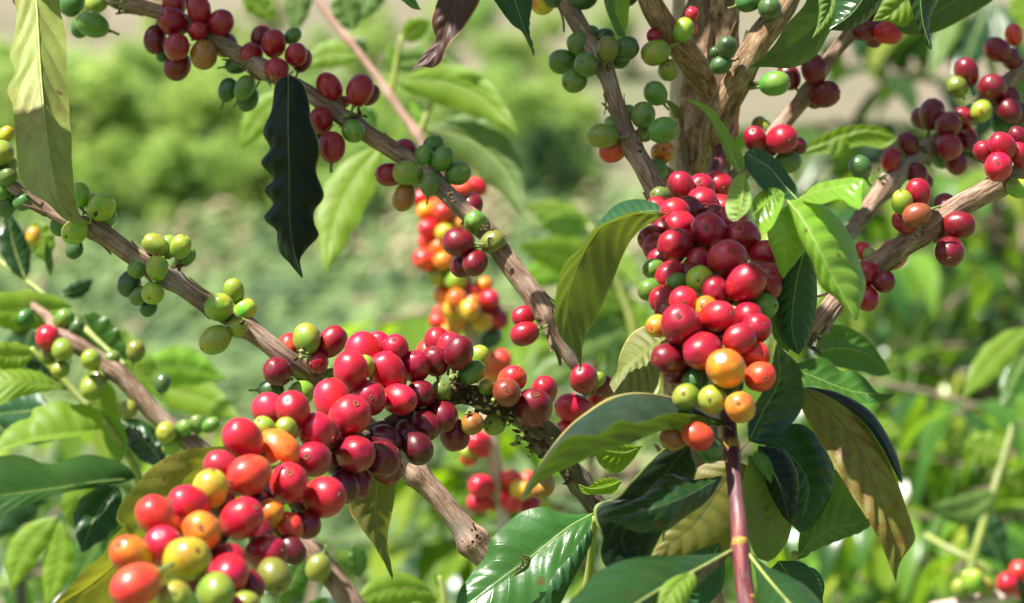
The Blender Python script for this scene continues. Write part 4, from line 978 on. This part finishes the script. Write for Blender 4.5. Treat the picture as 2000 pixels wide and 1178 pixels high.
D.leaf([(1555, 758, 0.93), (1632, 779, 0.925), (1694, 818, 0.915), (1733, 874, 0.91), (1762, 945, 0.908)], [(1600, 772), (1640, 788), (1688, 828), (1728, 884), (1752, 930)], [(1590, 757), (1640, 769), (1702, 806), (1743, 866), (1760, 915)], 'leaf_black', 'top', dl=-0.002, dr=0.012, ribw=1, rib='rib_dark', quilt=0.0003, label='dark folded margin of the drooping leaf')
# bottom pair of foreground leaves on yellow green stalks
D.leaf([(1432, 1074, 0.85), (1370, 1108, 0.82), (1290, 1150, 0.79), (1190, 1215, 0.76), (1080, 1300, 0.74)], [(1380, 1092), (1300, 1086), (1220, 1095), (1170, 1120), (1130, 1155), (1080, 1220)], [(1395, 1112), (1360, 1145), (1320, 1200), (1250, 1280), (1150, 1320)], 'leaf_dark', 'top', dl=0.012, dr=0.006, ribw=8, ripple=0.001, label='large grey green leaf spreading across the bottom')
D.leaf([(1355, 1118, 0.80), (1318, 1150, 0.79), (1296, 1190, 0.785), (1290, 1260, 0.78)], [(1320, 1125), (1290, 1150), (1278, 1200)], [(1360, 1135), (1345, 1170), (1320, 1230)], 'leaf_lime', 'under', ribw=3)
D.leaf([(1458, 1076, 0.85), (1490, 1118, 0.83), (1530, 1165, 0.81), (1600, 1240, 0.79)], [(1478, 1120), (1482, 1160), (1500, 1230)], [(1500, 1112), (1550, 1130), (1600, 1170), (1630, 1220)], 'leaf_dark', 'top', dl=0.0, dr=0.01, ribw=8)
D.leaf([(1520, 1095, 0.93), (1540, 1125, 0.93), (1555, 1160, 0.93), (1560, 1220, 0.93)], [(1505, 1120), (1520, 1170)], [(1570, 1100), (1600, 1140), (1605, 1200)], 'leaf_deep', 'top', ribw=2)
D.leaf([(1300, 1180, 0.90), (1340, 1150, 0.9), (1380, 1110, 0.9), (1405, 1060, 0.9)], [(1320, 1110), (1350, 1080)], [(1370, 1185), (1410, 1150), (1416, 1100)], 'leaf_deep', 'top', ribw=2)

E = Branch('leafy_shoot', 'bottom shoot with broad glossy wavy green leaves left of the purple stem', 'shoot',
           [(1105, 1500, 1.02, 24), (1120, 1300, 1.0, 20), (1150, 1120, 0.98, 16), (1162, 1010, 0.965, 12)], M['stem_green'], rough=0.03)
E.leaf([(1158, 1003, 0.95), (1110, 1030, 0.945), (1050, 1078, 0.94), (980, 1130, 0.935), (890, 1200, 0.93)], [(1125, 1003), (1085, 1000), (1058, 990), (1010, 1005), (962, 1050), (948, 1085), (920, 1120), (895, 1160)], [(1152, 1030), (1130, 1062), (1115, 1085), (1080, 1125), (1060, 1170), (1000, 1220)], 'leaf_glossy', 'top', dl=0.006, dr=-0.008, ribw=3, quilt=0.0006, ripple=0.001, nv=8, label='broad glossy green leaf with a wavy margin', n=80)
E.leaf([(1160, 1010, 0.97), (1110, 1080, 0.965), (1060, 1150, 0.96), (1020, 1240, 0.96)], [(1110, 1040), (1050, 1100), (1005, 1180)], [(1155, 1060), (1120, 1130), (1080, 1200)], 'leaf_deep', 'top', ribw=2.5, quilt=0.002)
E.leaf([(1012, 1080, 0.925), (1025, 1098, 0.925), (1010, 1115, 0.925), (1000, 1128, 0.925)], [(1018, 1098), (1005, 1112)], [(1036, 1088), (1030, 1112)], 'leaf_olive', 'top', ribw=1)
E.leaf([(1255, 870, 0.97), (1220, 885, 0.965), (1180, 880, 0.96), (1158, 870, 0.96)], [(1232, 905), (1200, 925), (1170, 905)], [(1235, 870), (1200, 862), (1175, 864)], 'leaf_lime', 'top', ribw=1.5)
E.leaf([(1215, 938, 0.95), (1190, 950, 0.945), (1155, 955, 0.94), (1128, 945, 0.94)], [(1205, 962), (1170, 966), (1140, 964)], [(1205, 935), (1175, 935), (1148, 950)], 'leaf_lime', 'top', ribw=1.5)
E.leaf([(1300, 1120, 0.955), (1250, 1150, 0.95), (1200, 1170, 0.95), (1150, 1210, 0.95)], [(1260, 1120), (1200, 1130), (1150, 1170)], [(1280, 1160), (1230, 1200)], 'leaf_mid', 'top', ribw=2)

Fb = Branch('coffee_branch', 'brown branch left of the trunk bearing only green cherries and two small leaves', 'branch',
            [(1000, -160, 1.08, 30), (1060, -60, 1.07, 32), (1105, 5, 1.06, 34), (1145, 75, 1.05, 34), (1180, 135, 1.04, 35), (1205, 205, 1.035, 33), (1232, 280, 1.03, 35), (1262, 335, 1.02, 40), (1295, 400, 1.01, 40), (1330, 470, 1.0, 36)],
            M['bark'], nodes=[(1180, 128, 0.25), (1240, 282, 0.25)])
Fb.cherries('''1131 87 46 G 2 130; 1098 121 50 G 1 180; 1145 127 46 G 4 1137,124; 1122 158 46 G 3 1104,166; 1187 95 46 Q 4 80; 1182 72 34 K 1; 1222 95 48 K 3 20; 1210 112 42 K 1; 1155 65 32 G 0
1177 266 52 Q 3 175; 1196 295 46 S 1; 1197 242 32 Q 0; 1256 224 46 G 3 80; 1295 254 52 G 4 20; 1228 220 30 Q 0; 1258 262 32 Q 1; 1060 4 46 A 1; 1085 -6 44 K 2; 1140 -6 50 K 3''', main='GKQ')
Fb.flakes(16)
Fb.bits([(1185, 128, 1.02, 5), (1245, 282, 1.01, 6)], 'debris', n=8)
Fb.leaf([(985, -60, 1.02), (1005, 0, 1.02), (1020, 45, 1.02), (1044, 110, 1.02)], [(950, -30), (975, 15), (1000, 48), (1019, 62), (1034, 90)], [(1030, -30), (1040, 0), (1034, 42), (1030, 65), (1036, 88)], 'leaf_deep', 'top', dl=0.0, dr=0.012, ribw=2, label='dark pointed leaf at the top edge')
Fb.leaf([(1195, -50, 1.04), (1197, 0, 1.04), (1208, 40, 1.04), (1222, 72, 1.04)], [(1180, -20), (1181, 10), (1194, 45), (1206, 68)], [(1212, -20), (1214, 20), (1220, 50)], 'leaf_mid', 'under', ribw=2)
Fb.leaf([(1218, -40, 1.03), (1216, 0, 1.03), (1219, 35, 1.03), (1221, 66, 1.03)], [(1203, -10), (1202, 20), (1212, 48)], [(1230, -10), (1228, 25), (1226, 48)], 'leaf_lime', 'under', ribw=2)
Fb.leaf([(905, -90, 1.0), (893, -10, 1.0), (872, 50, 1.0), (858, 90, 1.0), (803, 139, 1.0)],
        [(860, -60), (858, -10), (846, 25), (843, 45), (849, 65), (852, 78), (832, 100), (815, 125)],
        [(945, -40), (938, 0), (922, 30), (900, 62), (878, 85), (868, 108), (862, 122), (845, 134), (828, 132)], 'leaf_brown', 'under', dl=0.003, dr=-0.004, bow=0.18, quilt=0.0012, ripple=0.001, ribw=2, rib='rib_dark', label='withered brown curled leaf')
Fb.leaf([(770, -50, 1.05), (785, -15, 1.05), (800, 5, 1.05), (823, 20, 1.05)], [(775, -10), (790, 5), (806, 17)], [(795, -20), (812, 0), (818, 12)], 'leaf_mid', 'top', ribw=1.5)

I = Branch('coffee_branch', 'brown branch right of the trunk with dark red cherries at its joints', 'branch',
           [(1800, -90, 1.12, 28), (1735, -20, 1.11, 28), (1670, 55, 1.10, 28), (1620, 115, 1.10, 28), (1575, 185, 1.10, 30), (1525, 245, 1.10, 32), (1470, 310, 1.10, 32), (1420, 370, 1.09, 34)], M['bark'], nodes=[(1575, 180, 0.3), (1665, 55, 0.25)])
I.cherries('''1590 135 52 D 3 100; 1540 150 46 D 1; 1612 184 52 D 3 10; 1590 195 34 D 1; 1690 60 46 D 2 0; 1735 63 50 R 4 0; 1720 50 42 D 2; 1705 75 36 D 1; 1528 272 56 C 4; 1475 272 48 C 3; 1558 285 34 D 1; 1540 316 46 G 3 0; 1487 248 38 L 1; 1500 290 36 D 2''', main='CDR')

J = Branch('coffee_branch', 'thick tan branch rising to the right edge beside the bright leaf with dark red cherries', 'branch',
           [(1575, 670, 0.99, 20), (1592, 640, 0.99, 34), (1630, 590, 0.99, 40), (1670, 550, 1.0, 40), (1720, 510, 1.0, 44), (1800, 455, 1.0, 46), (1860, 412, 1.0, 44), (1930, 372, 1.0, 44), (1990, 335, 1.0, 42), (2080, 270, 1.0, 40)], M['bark'], nodes=[(1795, 452, 0.2), (1950, 360, 0.2), (1700, 525, 0.15)])
J.cherries('''1950 326 54 R 5; 1922 297 42 C 3; 1958 285 52 C 4; 1992 302 46 C 4; 1990 268 40 D 2; 1988 366 42 L 4; 1845 402 46 D 1; 1873 440 56 D 3 0; 1855 492 56 D 4 1850,505; 1832 455 42 D 1; 1745 497 58 R 0; 1700 500 30 Q 1; 1685 490 34 R 0; 1695 535 48 C 3; 1727 550 42 D 4 1732,552; 1693 583 46 C 4; 1688 552 40 D 2
1762 395 44 L 5; 1790 420 50 N 6 200; 1765 434 44 C 3; 1793 378 52 C 4 100; 1775 430 40 R 2''', main='CDR')
J.add_stem('twig', [(1592, 655, 0.985, 12), (1580, 672, 0.983, 10), (1590, 682, 0.98, 7), (1603, 690, 0.98, 4)], M['bark_dark'], 0.3, 8)
J.flakes(18)
J.bits([(1800, 445, 0.98, 5), (1590, 665, 0.98, 6)], 'debris', n=8)
J.leaf([(1540, 715, 1.03), (1600, 740, 1.03), (1670, 765, 1.03), (1750, 770, 1.03)], [(1570, 705), (1610, 698), (1640, 725), (1665, 725), (1690, 738), (1715, 765)], [(1570, 740), (1620, 765), (1680, 785), (1725, 785)], 'leaf_mid', 'top', ribw=2, dl=0.012, dr=-0.01)
J.leaf([(1590, 690, 1.1), (1640, 680, 1.1), (1690, 690, 1.1), (1740, 730, 1.1)], [(1610, 640), (1660, 640), (1710, 680)], [(1630, 715), (1680, 725), (1715, 735)], 'leaf_mid', 'top', ribw=2)

Kb = Branch('coffee_branch', 'brown branch at the upper right edge crowded with many dark red cherries', 'branch',
            [(2100, 60, 1.20, 28), (2000, 135, 1.19, 30), (1930, 195, 1.18, 30), (1860, 255, 1.17, 32), (1790, 310, 1.15, 36), (1735, 360, 1.14, 38), (1690, 415, 1.13, 34), (1650, 470, 1.12, 30), (1600, 535, 1.10, 26)], M['bark'], nodes=[(1735, 365, 0.3), (1810, 290, 0.25), (1900, 225, 0.25)])
Kb.cherries('''1980 68 38 S 2; 1948 97 48 D 3; 1975 115 40 D 2; 1888 140 50 D 3 110; 1870 170 40 Q 4; 1937 172 52 D 4; 1972 188 40 D 2; 1917 217 42 L 5; 1970 215 48 D 4; 1992 222 42 D 3; 1960 245 46 K 2; 1985 248 40 K 1
1820 222 52 D 3 80; 1803 232 44 D 2; 1852 243 50 D 5; 1880 230 40 C 3; 1773 281 42 D 3; 1890 272 44 D 3; 1853 287 50 C 5; 1867 318 44 D 3; 1740 312 42 C 3 80; 1680 327 44 K 2 120; 1790 340 42 D 3; 1805 355 34 D 1; 1840 310 36 K 1''', main='CDRM')
Kb.flakes(14)
Kb.bits([(1720, 345, 1.12, 10), (1800, 290, 1.13, 6)], 'debris', n=9)
Kb.bits([(1715, 348, 1.115, 8)], 'budgreen', 'bud_scale', n=6)
Kb.leaf([(1560, 300, 1.25), (1620, 280, 1.25), (1690, 258, 1.25), (1752, 270, 1.25)], [(1590, 275), (1640, 250), (1690, 243), (1730, 252)], [(1620, 300), (1680, 285), (1725, 290)], 'leaf_lime', 'under', ribw=2)
Kb.leaf([(1640, 265, 1.25), (1635, 290, 1.25), (1625, 310, 1.25)], [(1622, 275), (1615, 295)], [(1658, 280), (1645, 305)], 'leaf_lime', 'under', ribw=2)

#PART3
# ------------------------------------------------------------------ branches out of focus
Lb = Branch('coffee_branch', 'pale upright branch far out of focus with orange red and yellow cherries', 'branch',
            [(878, 340, 1.5, 8), (875, 375, 1.48, 18), (872, 430, 1.47, 22), (885, 540, 1.47, 24), (912, 630, 1.47, 26), (930, 690, 1.47, 26), (950, 790, 1.47, 26), (963, 880, 1.47, 28), (975, 960, 1.47, 28), (988, 1040, 1.47, 28), (1010, 1200, 1.47, 30)], M['bark_pale'], rough=0.08, step=0.004)
Lb.cherries('''850 405 38 S 3; 825 388 36 R 2; 836 413 40 O 3; 866 415 40 S 4; 905 370 42 S 2; 930 366 40 R 2; 890 352 40 S 1; 838 446 38 R 3; 857 442 36 S 2; 838 472 38 S 3; 868 455 36 Y 4; 892 440 36 A 4; 860 482 38 O 4; 832 507 46 S 4; 866 510 36 O 5; 888 515 36 L 4; 858 538 44 L 3; 890 546 42 L 5; 868 576 38 O 3; 915 570 38 S 3; 945 556 32 O 3; 892 585 40 O 5; 920 592 40 O 5; 955 586 40 R 3; 865 610 38 S 3; 887 606 44 A 5; 915 606 40 A 6; 960 606 36 C 2; 857 627 34 S 3; 890 627 38 A 5; 940 629 38 A 4; 973 625 38 C 2; 857 652 30 Y 3; 880 646 38 O 4; 960 660 40 K 1; 880 420 36 R 2; 850 475 30 R 2; 870 540 36 Q 2; 905 550 34 O 2; 880 385 36 S 3; 860 365 30 R 1
975 705 46 S 3 30; 960 732 36 O 3; 935 865 46 R 3; 915 882 32 L 2; 915 895 30 R 1; 945 880 30 R 2; 940 950 46 R 3; 936 982 44 R 3; 982 956 36 R 2; 998 935 38 S 3; 1000 980 42 R 3; 1020 955 42 A 4; 1036 986 36 C 2; 970 985 30 R 1; 1030 935 30 S 1''', main='SORA', scar=False)

Mb = Branch('coffee_branch', 'blurred pinkish branch at lower left with small green cherries and one red one', 'branch',
            [(40, 580, 1.25, 8), (85, 612, 1.22, 18), (125, 655, 1.2, 27), (190, 700, 1.2, 34), (240, 738, 1.2, 36), (300, 805, 1.2, 36), (345, 845, 1.2, 38), (390, 880, 1.2, 36), (480, 960, 1.2, 36), (560, 1030, 1.2, 38), (620, 1090, 1.2, 42), (660, 1140, 1.2, 46), (700, 1200, 1.2, 48)], M['bark'], rough=0.08, step=0.004, nodes=[(220, 725, 0.25), (150, 670, 0.2), (390, 870, 0.3), (610, 1080, 0.2)])
Mb.cherries('''93 660 48 R 4; 125 625 42 G 3; 122 683 42 Q 4; 95 692 38 Q 3; 118 722 34 L 4; 178 703 40 L 5; 190 742 40 Q 3; 180 757 46 Q 3; 265 685 38 Q 2 80; 317 748 34 K 2 85; 218 700 32 G 2; 325 845 40 L 4; 360 836 32 G 4; 385 828 32 G 3 90; 412 830 32 G 3 30; 335 872 34 L 4; 20 618 46 K 3; 48 622 34 K 3; 40 640 36 K 2; 622 1110 50 Q 4 250; 10 600 40 K 2; 150 640 30 K 2; 250 800 34 Q 3; 65 460 30 A 1''', main='GKLQ', scar=False)
Mb.sleaf((545, 1160, 1.3), (590, 1080, 1.3), 60, 'leaf_mid', 10, 'top')
Mb.sleaf((700, 1130, 1.35), (690, 1060, 1.35), 46, 'leaf_mid', 5, 'top', 0.5)

Nb = Branch('leafy_shoot', 'yellow green young shoot at the left edge carrying broad sunlit leaves', 'shoot',
            [(-60, 460, 1.28, 9), (0, 510, 1.27, 9), (60, 555, 1.26, 9), (130, 610, 1.25, 9), (185, 660, 1.24, 10), (245, 715, 1.23, 8)], M['rib'], rough=0.04, nodes=[(175, 640, 0.4), (240, 710, 0.4)])
for a, b, w, mt, bd, sh, ro in [
        ((140, 600, 1.25), (-80, 596, 1.2), 84, 'leaf_lime', -8, 'under', 0.35),
        ((160, 612, 1.25), (256, 700, 1.25), 86, 'leaf_mid', 16, 'top', 0.2),
        ((120, 575, 1.27), (185, 545, 1.27), 34, 'leaf_deep', 6, 'top', 0.3),
        ((50, 545, 1.26), (15, 410, 1.27), 66, 'leaf_dark', -6, 'top', 0.5),
        ((70, 430, 1.27), (92, 515, 1.27), 56, 'leaf_lime', 0, 'under', 0.2),
        ((100, 540, 1.26), (90, 470, 1.26), 20, 'leaf_mid', 0, 'top', 0.5)]:
    Nb.sleaf(a, b, w, mt, bd, sh, ro)

Ob = Branch('leafy_shoot', 'slender pink stemmed shoot out of focus at the top with pairs of yellow green leaves', 'shoot',
            [(560, -90, 1.5, 14), (620, 0, 1.5, 14), (660, 55, 1.5, 14), (690, 90, 1.5, 14), (740, 155, 1.5, 15), (780, 215, 1.5, 16), (815, 262, 1.5, 17), (850, 330, 1.5, 17), (890, 420, 1.5, 18)], M['stem_pink'], rough=0.04, step=0.003, nodes=[(680, 80, 0.3), (765, 180, 0.35), (815, 262, 0.3)])
Ob.add_stem('side_twig', [(765, 180, 1.5, 10), (775, 120, 1.5, 11), (785, 70, 1.5, 9)], M['stem_green'], 0.03, 10, 0.004)
Ob.add_stem('side_twig', [(818, 265, 1.5, 12), (835, 220, 1.5, 12), (850, 185, 1.5, 10)], M['stem_green'], 0.03, 10, 0.004)
for a, b, w, mt, bd, sh, ro in [
        ((775, 160, 1.5), (1012, 262, 1.45), 90, 'leaf_lime', -38, 'under', 0.25),
        ((850, 190, 1.5), (950, 150, 1.46), 40, 'leaf_lime', -8, 'top', 0.3),
        ((830, 250, 1.5), (1025, 430, 1.46), 96, 'leaf_mid', -48, 'under', 0.3),
        ((835, 260, 1.52), (1000, 320, 1.5), 70, 'leaf_mid', -34, 'under', 0.2),
        ((790, 80, 1.5), (840, 40, 1.5), 46, 'leaf_lime', -6, 'top', 0.2),
        ((690, 60, 1.52), (660, -30, 1.52), 60, 'leaf_mid', 0, 'under', 0.2),
        ((680, 80, 1.5), (720, 100, 1.5), 34, 'leaf_mid', 0, 'top', 0.2),
        ((770, 130, 1.5), (760, 80, 1.5), 24, 'leaf_bright', 0, 'top', 0.4),
        ((835, 240, 1.5), (800, 200, 1.5), 28, 'leaf_bright', 0, 'top', 0.4),
        ((700, 110, 1.55), (590, 130, 1.55), 56, 'leaf_lime', 14, 'under', 0.2),
        ((745, 285, 1.4), (637, 535, 1.36), 92, 'leaf_lime', 26, 'under', 0.1),
        ((560, 180, 1.5), (470, 290, 1.5), 62, 'leaf_lime', 10, 'under', 0.1),
        ((700, 210, 1.5), (735, 250, 1.5), 40, 'leaf_mid', 0, 'top', 0.1),
        ((420, -40, 1.5), (520, 10, 1.5), 56, 'leaf_lime', -20, 'under', 0.2),
        ((590, -60, 1.5), (575, 70, 1.5), 54, 'leaf_mid', 0, 'under', 0.2),
        ((480, -30, 1.55), (540, 40, 1.55), 50, 'leaf_lime', 8, 'under', 0.2),
        ((750, -40, 1.55), (700, 40, 1.55), 60, 'leaf_mid', 6, 'under', 0.2),
        ((740, 130, 1.55), (900, 130, 1.5), 50, 'leaf_mid', -14, 'under', 0.3)]:
    Ob.sleaf(a, b, w, mt, bd, sh, ro)

Pb = Branch('leafy_shoot', 'low shoot with a ribbed green leaf under the rusty drooping leaf', 'shoot',
            [(1545, 1300, 0.98, 26), (1550, 1180, 0.97, 22), (1553, 1110, 0.96, 18), (1552, 1080, 0.955, 14)], M['stem_green'], rough=0.03)
Pb.leaf([(1556, 1092, 0.95), (1590, 1055, 0.945), (1640, 1030, 0.94), (1702, 1022, 0.935)], [(1565, 1030), (1595, 975), (1630, 918), (1648, 940), (1680, 985), (1698, 1010)], [(1585, 1075), (1630, 1058), (1675, 1038)], 'leaf_mid', 'under', dl=0.006, dr=-0.01, ribw=4, quilt=0.002, nv=7, pet=(1552, 1110, 0.955), label='ribbed green leaf lit from behind')
Pb.leaf([(1560, 1110, 0.97), (1590, 1130, 0.97), (1605, 1178, 0.97)], [(1560, 1150), (1580, 1180)], [(1590, 1110), (1610, 1140)], 'leaf_deep', 'top', ribw=2)

Qb = Branch('leafy_shoot', 'cluster of big blurred leaves on a shaded stalk at the lower left', 'shoot',
            [(330, 1300, 1.25, 24), (300, 1100, 1.24, 20), (270, 930, 1.23, 18), (215, 840, 1.22, 16), (150, 770, 1.22, 14), (60, 680, 1.22, 12)], M['stem_green'], rough=0.03)
Qb.leaf([(205, 838, 1.2), (150, 848, 1.19), (70, 858, 1.18), (-20, 885, 1.17)], [(198, 806), (170, 790), (140, 790), (118, 783), (92, 790), (66, 797), (58, 815), (38, 822), (10, 842)], [(170, 850), (120, 856), (60, 866), (10, 880)], 'leaf_lime', 'under', dl=0.012, dr=-0.008, ripple=0.001, ribw=3, nv=8)
Qb.leaf([(268, 935, 1.2), (200, 940, 1.18), (100, 955, 1.16), (-60, 975, 1.14)], [(240, 905), (180, 888), (140, 895), (90, 905), (40, 890), (-20, 900)], [(210, 950), (140, 960), (60, 985), (-20, 1005)], 'leaf_plain', 'under', dl=0.01, dr=-0.01, ripple=0.001, ribw=3)
Qb.leaf([(125, 758, 1.22), (80, 752, 1.21), (30, 745, 1.2), (-40, 745, 1.2)], [(95, 735), (60, 722), (25, 718), (-20, 722)], [(90, 765), (40, 775), (-10, 790)], 'leaf_lime', 'under', dl=0.012, dr=-0.008, ribw=3)
Qb.leaf([(235, 905, 1.22), (215, 870, 1.22), (200, 830, 1.22), (192, 800, 1.22)], [(212, 880), (198, 840)], [(250, 870), (238, 830), (210, 808)], 'leaf_bright', 'top', ribw=2)
Qb.leaf([(322, 915, 1.21), (300, 880, 1.219), (270, 850, 1.226), (234, 818, 1.233)], [(280, 902), (254, 875), (238, 848)], [(324, 880), (308, 844), (276, 820)], 'leaf_dark', 'top', dl=0.0, dr=0.0, ripple=0.002, ribw=2)
for a, b, w, mt, bd, sh, ro in [
        ((70, 690, 1.22), (-40, 680, 1.2), 60, 'leaf_lime', -10, 'under', 0.3),
        ((140, 760, 1.22), (40, 690, 1.22), 34, 'leaf_dark', -8, 'top', 0.5),
        ((150, 800, 1.26), (50, 870, 1.26), 50, 'leaf_mid', 0, 'under', 0.2),
        ((100, 800, 1.26), (-20, 810, 1.28), 96, 'leaf_deep', 0, 'top', 0.2),
        ((230, 950, 1.2), (160, 1080, 1.18), 88, 'leaf_deep', 10, 'top', 0.1),
        ((150, 920, 1.3), (200, 1060, 1.3), 90, 'leaf_lime', 10, 'under', 0.1),
        ((110, 1010, 1.35), (20, 1160, 1.35), 66, 'leaf_lime', 20, 'under', 0.1),
        ((120, 1020, 1.35), (90, 1190, 1.35), 60, 'leaf_lime', -8, 'under', 0.1),
        ((90, 900, 1.6), (-20, 1060, 1.6), 110, 'leaf_deep', 10, 'top', 0.1),
        ((230, 1010, 1.6), (140, 1180, 1.6), 90, 'leaf_mid', 10, 'top', 0.2),
        ((60, 640, 1.55), (30, 790, 1.55), 110, 'leaf_deep', 0, 'top', 0.2),
        ((220, 640, 1.6), (330, 780, 1.6), 80, 'leaf_lime', 14, 'under', 0.2),
        ((270, 720, 1.6), (440, 740, 1.6), 80, 'leaf_bright', -14, 'top', 0.2),
        ((290, 760, 1.65), (470, 820, 1.6), 80, 'leaf_lime', -14, 'under', 0.2),
        ((170, 720, 1.3), (240, 850, 1.3), 74, 'leaf_lime', 10, 'under', 0.1)]:
    Qb.sleaf(a, b, w, mt, bd, sh, ro)

Rb = Branch('leafy_shoot', 'blurred light green shoot crossing at the lower right corner', 'shoot',
            [(1980, 830, 1.7, 14), (1950, 930, 1.7, 15), (1925, 1010, 1.7, 16), (1900, 1095, 1.7, 16), (1880, 1220, 1.7, 18)], M['stem_green'], rough=0.03, step=0.004)
Rb.add_stem('side_twig', [(1808, 1045, 1.72, 13), (1850, 1070, 1.71, 13), (1910, 1100, 1.7, 13), (1970, 1135, 1.7, 13), (2060, 1180, 1.7, 13)], M['stem_green'], 0.03, 10, 0.004)
for a, b, w, mt, bd, sh, ro in [
        ((1945, 960, 1.7), (1810, 990, 1.65), 62, 'leaf_mid', -22, 'under', 0.2),
        ((1950, 930, 1.7), (2040, 980, 1.7), 60, 'leaf_lime', -10, 'under', 0.2),
        ((1965, 890, 1.7), (1880, 860, 1.7), 70, 'leaf_lime', 0, 'under', 0.2),
        ((1900, 1000, 1.75), (1960, 1100, 1.75), 80, 'leaf_deep', 0, 'top', 0.2),
        ((1840, 1000, 1.75), (1800, 1090, 1.75), 40, 'leaf_mid', 0, 'top', 0.6),
        ((2010, 640, 1.7), (1880, 780, 1.65), 64, 'leaf_lime', 8, 'under', 0.2),
        ((2010, 690, 1.72), (1960, 800, 1.7), 50, 'leaf_mid', 8, 'top', 0.2),
        ((1760, 850, 1.9), (1700, 830, 1.9), 40, 'leaf_lime', 0, 'under', 0.2)]:
    Rb.sleaf(a, b, w, mt, bd, sh, ro)
Sb = Branch('coffee_branch', 'blurred twig in the lower right corner with yellow green and coral red cherries', 'branch',
            [(1820, 1190, 1.5, 26), (1900, 1175, 1.5, 26), (1960, 1165, 1.5, 28), (2040, 1150, 1.5, 28), (2120, 1120, 1.5, 28)], M['bark_pink'], rough=0.06, step=0.004)
Sb.cherries('''1903 1135 42 L 4 90; 1875 1150 38 L 3; 1925 1147 36 Q 3; 1890 1128 28 L 2; 1968 1140 42 R 4; 1992 1118 44 S 3; 1995 1150 36 S 3''', main='L', scar=False)
Sb.sleaf((2030, 1210, 1.3), (1986, 1132, 1.3), 34, 'leaf_deep', 4, 'top', 0.3)

Tb = Branch('leafy_shoot', 'soft green shoot in the middle distance behind the forked brown branch', 'shoot',
            [(1260, 820, 1.9, 16), (1235, 640, 1.9, 15), (1200, 540, 1.9, 14), (1150, 440, 1.9, 12)], M['stem_green'], rough=0.03, step=0.005)
for a, b, w, mt, bd, sh, ro in [
        ((1200, 540, 1.9), (1010, 480, 1.85), 80, 'leaf_lime', 10, 'under', 0.2),
        ((1190, 530, 1.9), (1230, 640, 1.9), 52, 'leaf_mid', 0, 'under', 0.2),
        ((1160, 460, 1.9), (1020, 400, 1.9), 60, 'leaf_lime', 10, 'under', 0.2),
        ((1220, 600, 1.9), (1060, 600, 1.85), 70, 'leaf_lime', 16, 'under', 0.3),
        ((1225, 640, 1.9), (1090, 720, 1.85), 76, 'leaf_mid', 14, 'under', 0.2),
        ((1235, 660, 1.9), (1180, 800, 1.9), 80, 'leaf_mid', 0, 'under', 0.2),
        ((1150, 440, 1.9), (1100, 560, 1.88), 60, 'leaf_mid', 0, 'under', 0.2),
        ((1150, 450, 1.9), (1050, 440, 1.86), 56, 'leaf_bright', 8, 'top', 0.2),
        ((1195, 520, 1.95), (1000, 560, 1.9), 76, 'leaf_bright', 18, 'top', 0.3),
        ((1210, 570, 1.9), (1280, 700, 1.9), 60, 'leaf_lime', 0, 'under', 0.2),
        ((1170, 480, 1.92), (1250, 560, 1.9), 52, 'leaf_lime', -8, 'under', 0.2),
        ((1225, 630, 1.95), (1040, 660, 1.9), 74, 'leaf_mid', 16, 'top', 0.2),
        ((1235, 700, 1.95), (1120, 830, 1.92), 74, 'leaf_deep', 10, 'top', 0.2),
        ((1130, 700, 1.95), (1030, 760, 1.95), 60, 'leaf_mid', 0, 'under', 0.2)]:
    Tb.sleaf(a, b, w, mt, bd, sh, ro)

Ub = Branch('leafy_shoot', 'small bright shoot at the bottom edge below the hanging olive leaf', 'shoot',
            [(875, 1320, 1.25, 16), (870, 1220, 1.25, 14), (866, 1160, 1.25, 12), (858, 1125, 1.25, 7)], M['stem_green'], rough=0.03)
for a, b, w, mt, bd, sh, ro in [
        ((850, 1160, 1.25), (680, 1190, 1.22), 70, 'leaf_lime', 24, 'under', 0.2),
        ((870, 1180, 1.25), (800, 1185, 1.25), 36, 'leaf_lime', 4, 'under', 0.2),
        ((862, 1150, 1.25), (848, 1118, 1.25), 14, 'leaf_lime', 0, 'top', 0.2),
        ((600, 1210, 1.25), (640, 1165, 1.25), 40, 'leaf_mid', 0, 'top', 0.2)]:
    Ub.sleaf(a, b, w, mt, bd, sh, ro)

Vb = Branch('leafy_shoot', 'dim green shoot with tall leaves blurred at the upper right corner', 'shoot',
            [(1990, 330, 2.2, 16), (1950, 180, 2.2, 16), (1920, 60, 2.2, 16), (1900, -60, 2.2, 16)], M['stem_green'], rough=0.03, step=0.006)
for a, b, w, mt, bd, sh, ro in [
        ((1930, 0, 2.2), (1860, 190, 2.15), 60, 'leaf_dark', 0, 'top', 0.2),
        ((1940, 0, 2.2), (1985, 160, 2.15), 64, 'leaf_deep', 0, 'top', 0.2),
        ((1890, -30, 2.2), (1815, 150, 2.15), 50, 'leaf_mid', 0, 'under', 0.2),
        ((2010, 60, 2.2), (1990, 250, 2.2), 50, 'leaf_mid', 0, 'under', 0.2),
        ((1960, 150, 2.2), (1900, 290, 2.2), 50, 'leaf_deep', 0, 'top', 0.2),
        ((1990, -20, 2.2), (2010, 80, 2.2), 60, 'leaf_lime', 0, 'under', 0.2)]:
    Vb.sleaf(a, b, w, mt, bd, sh, ro)
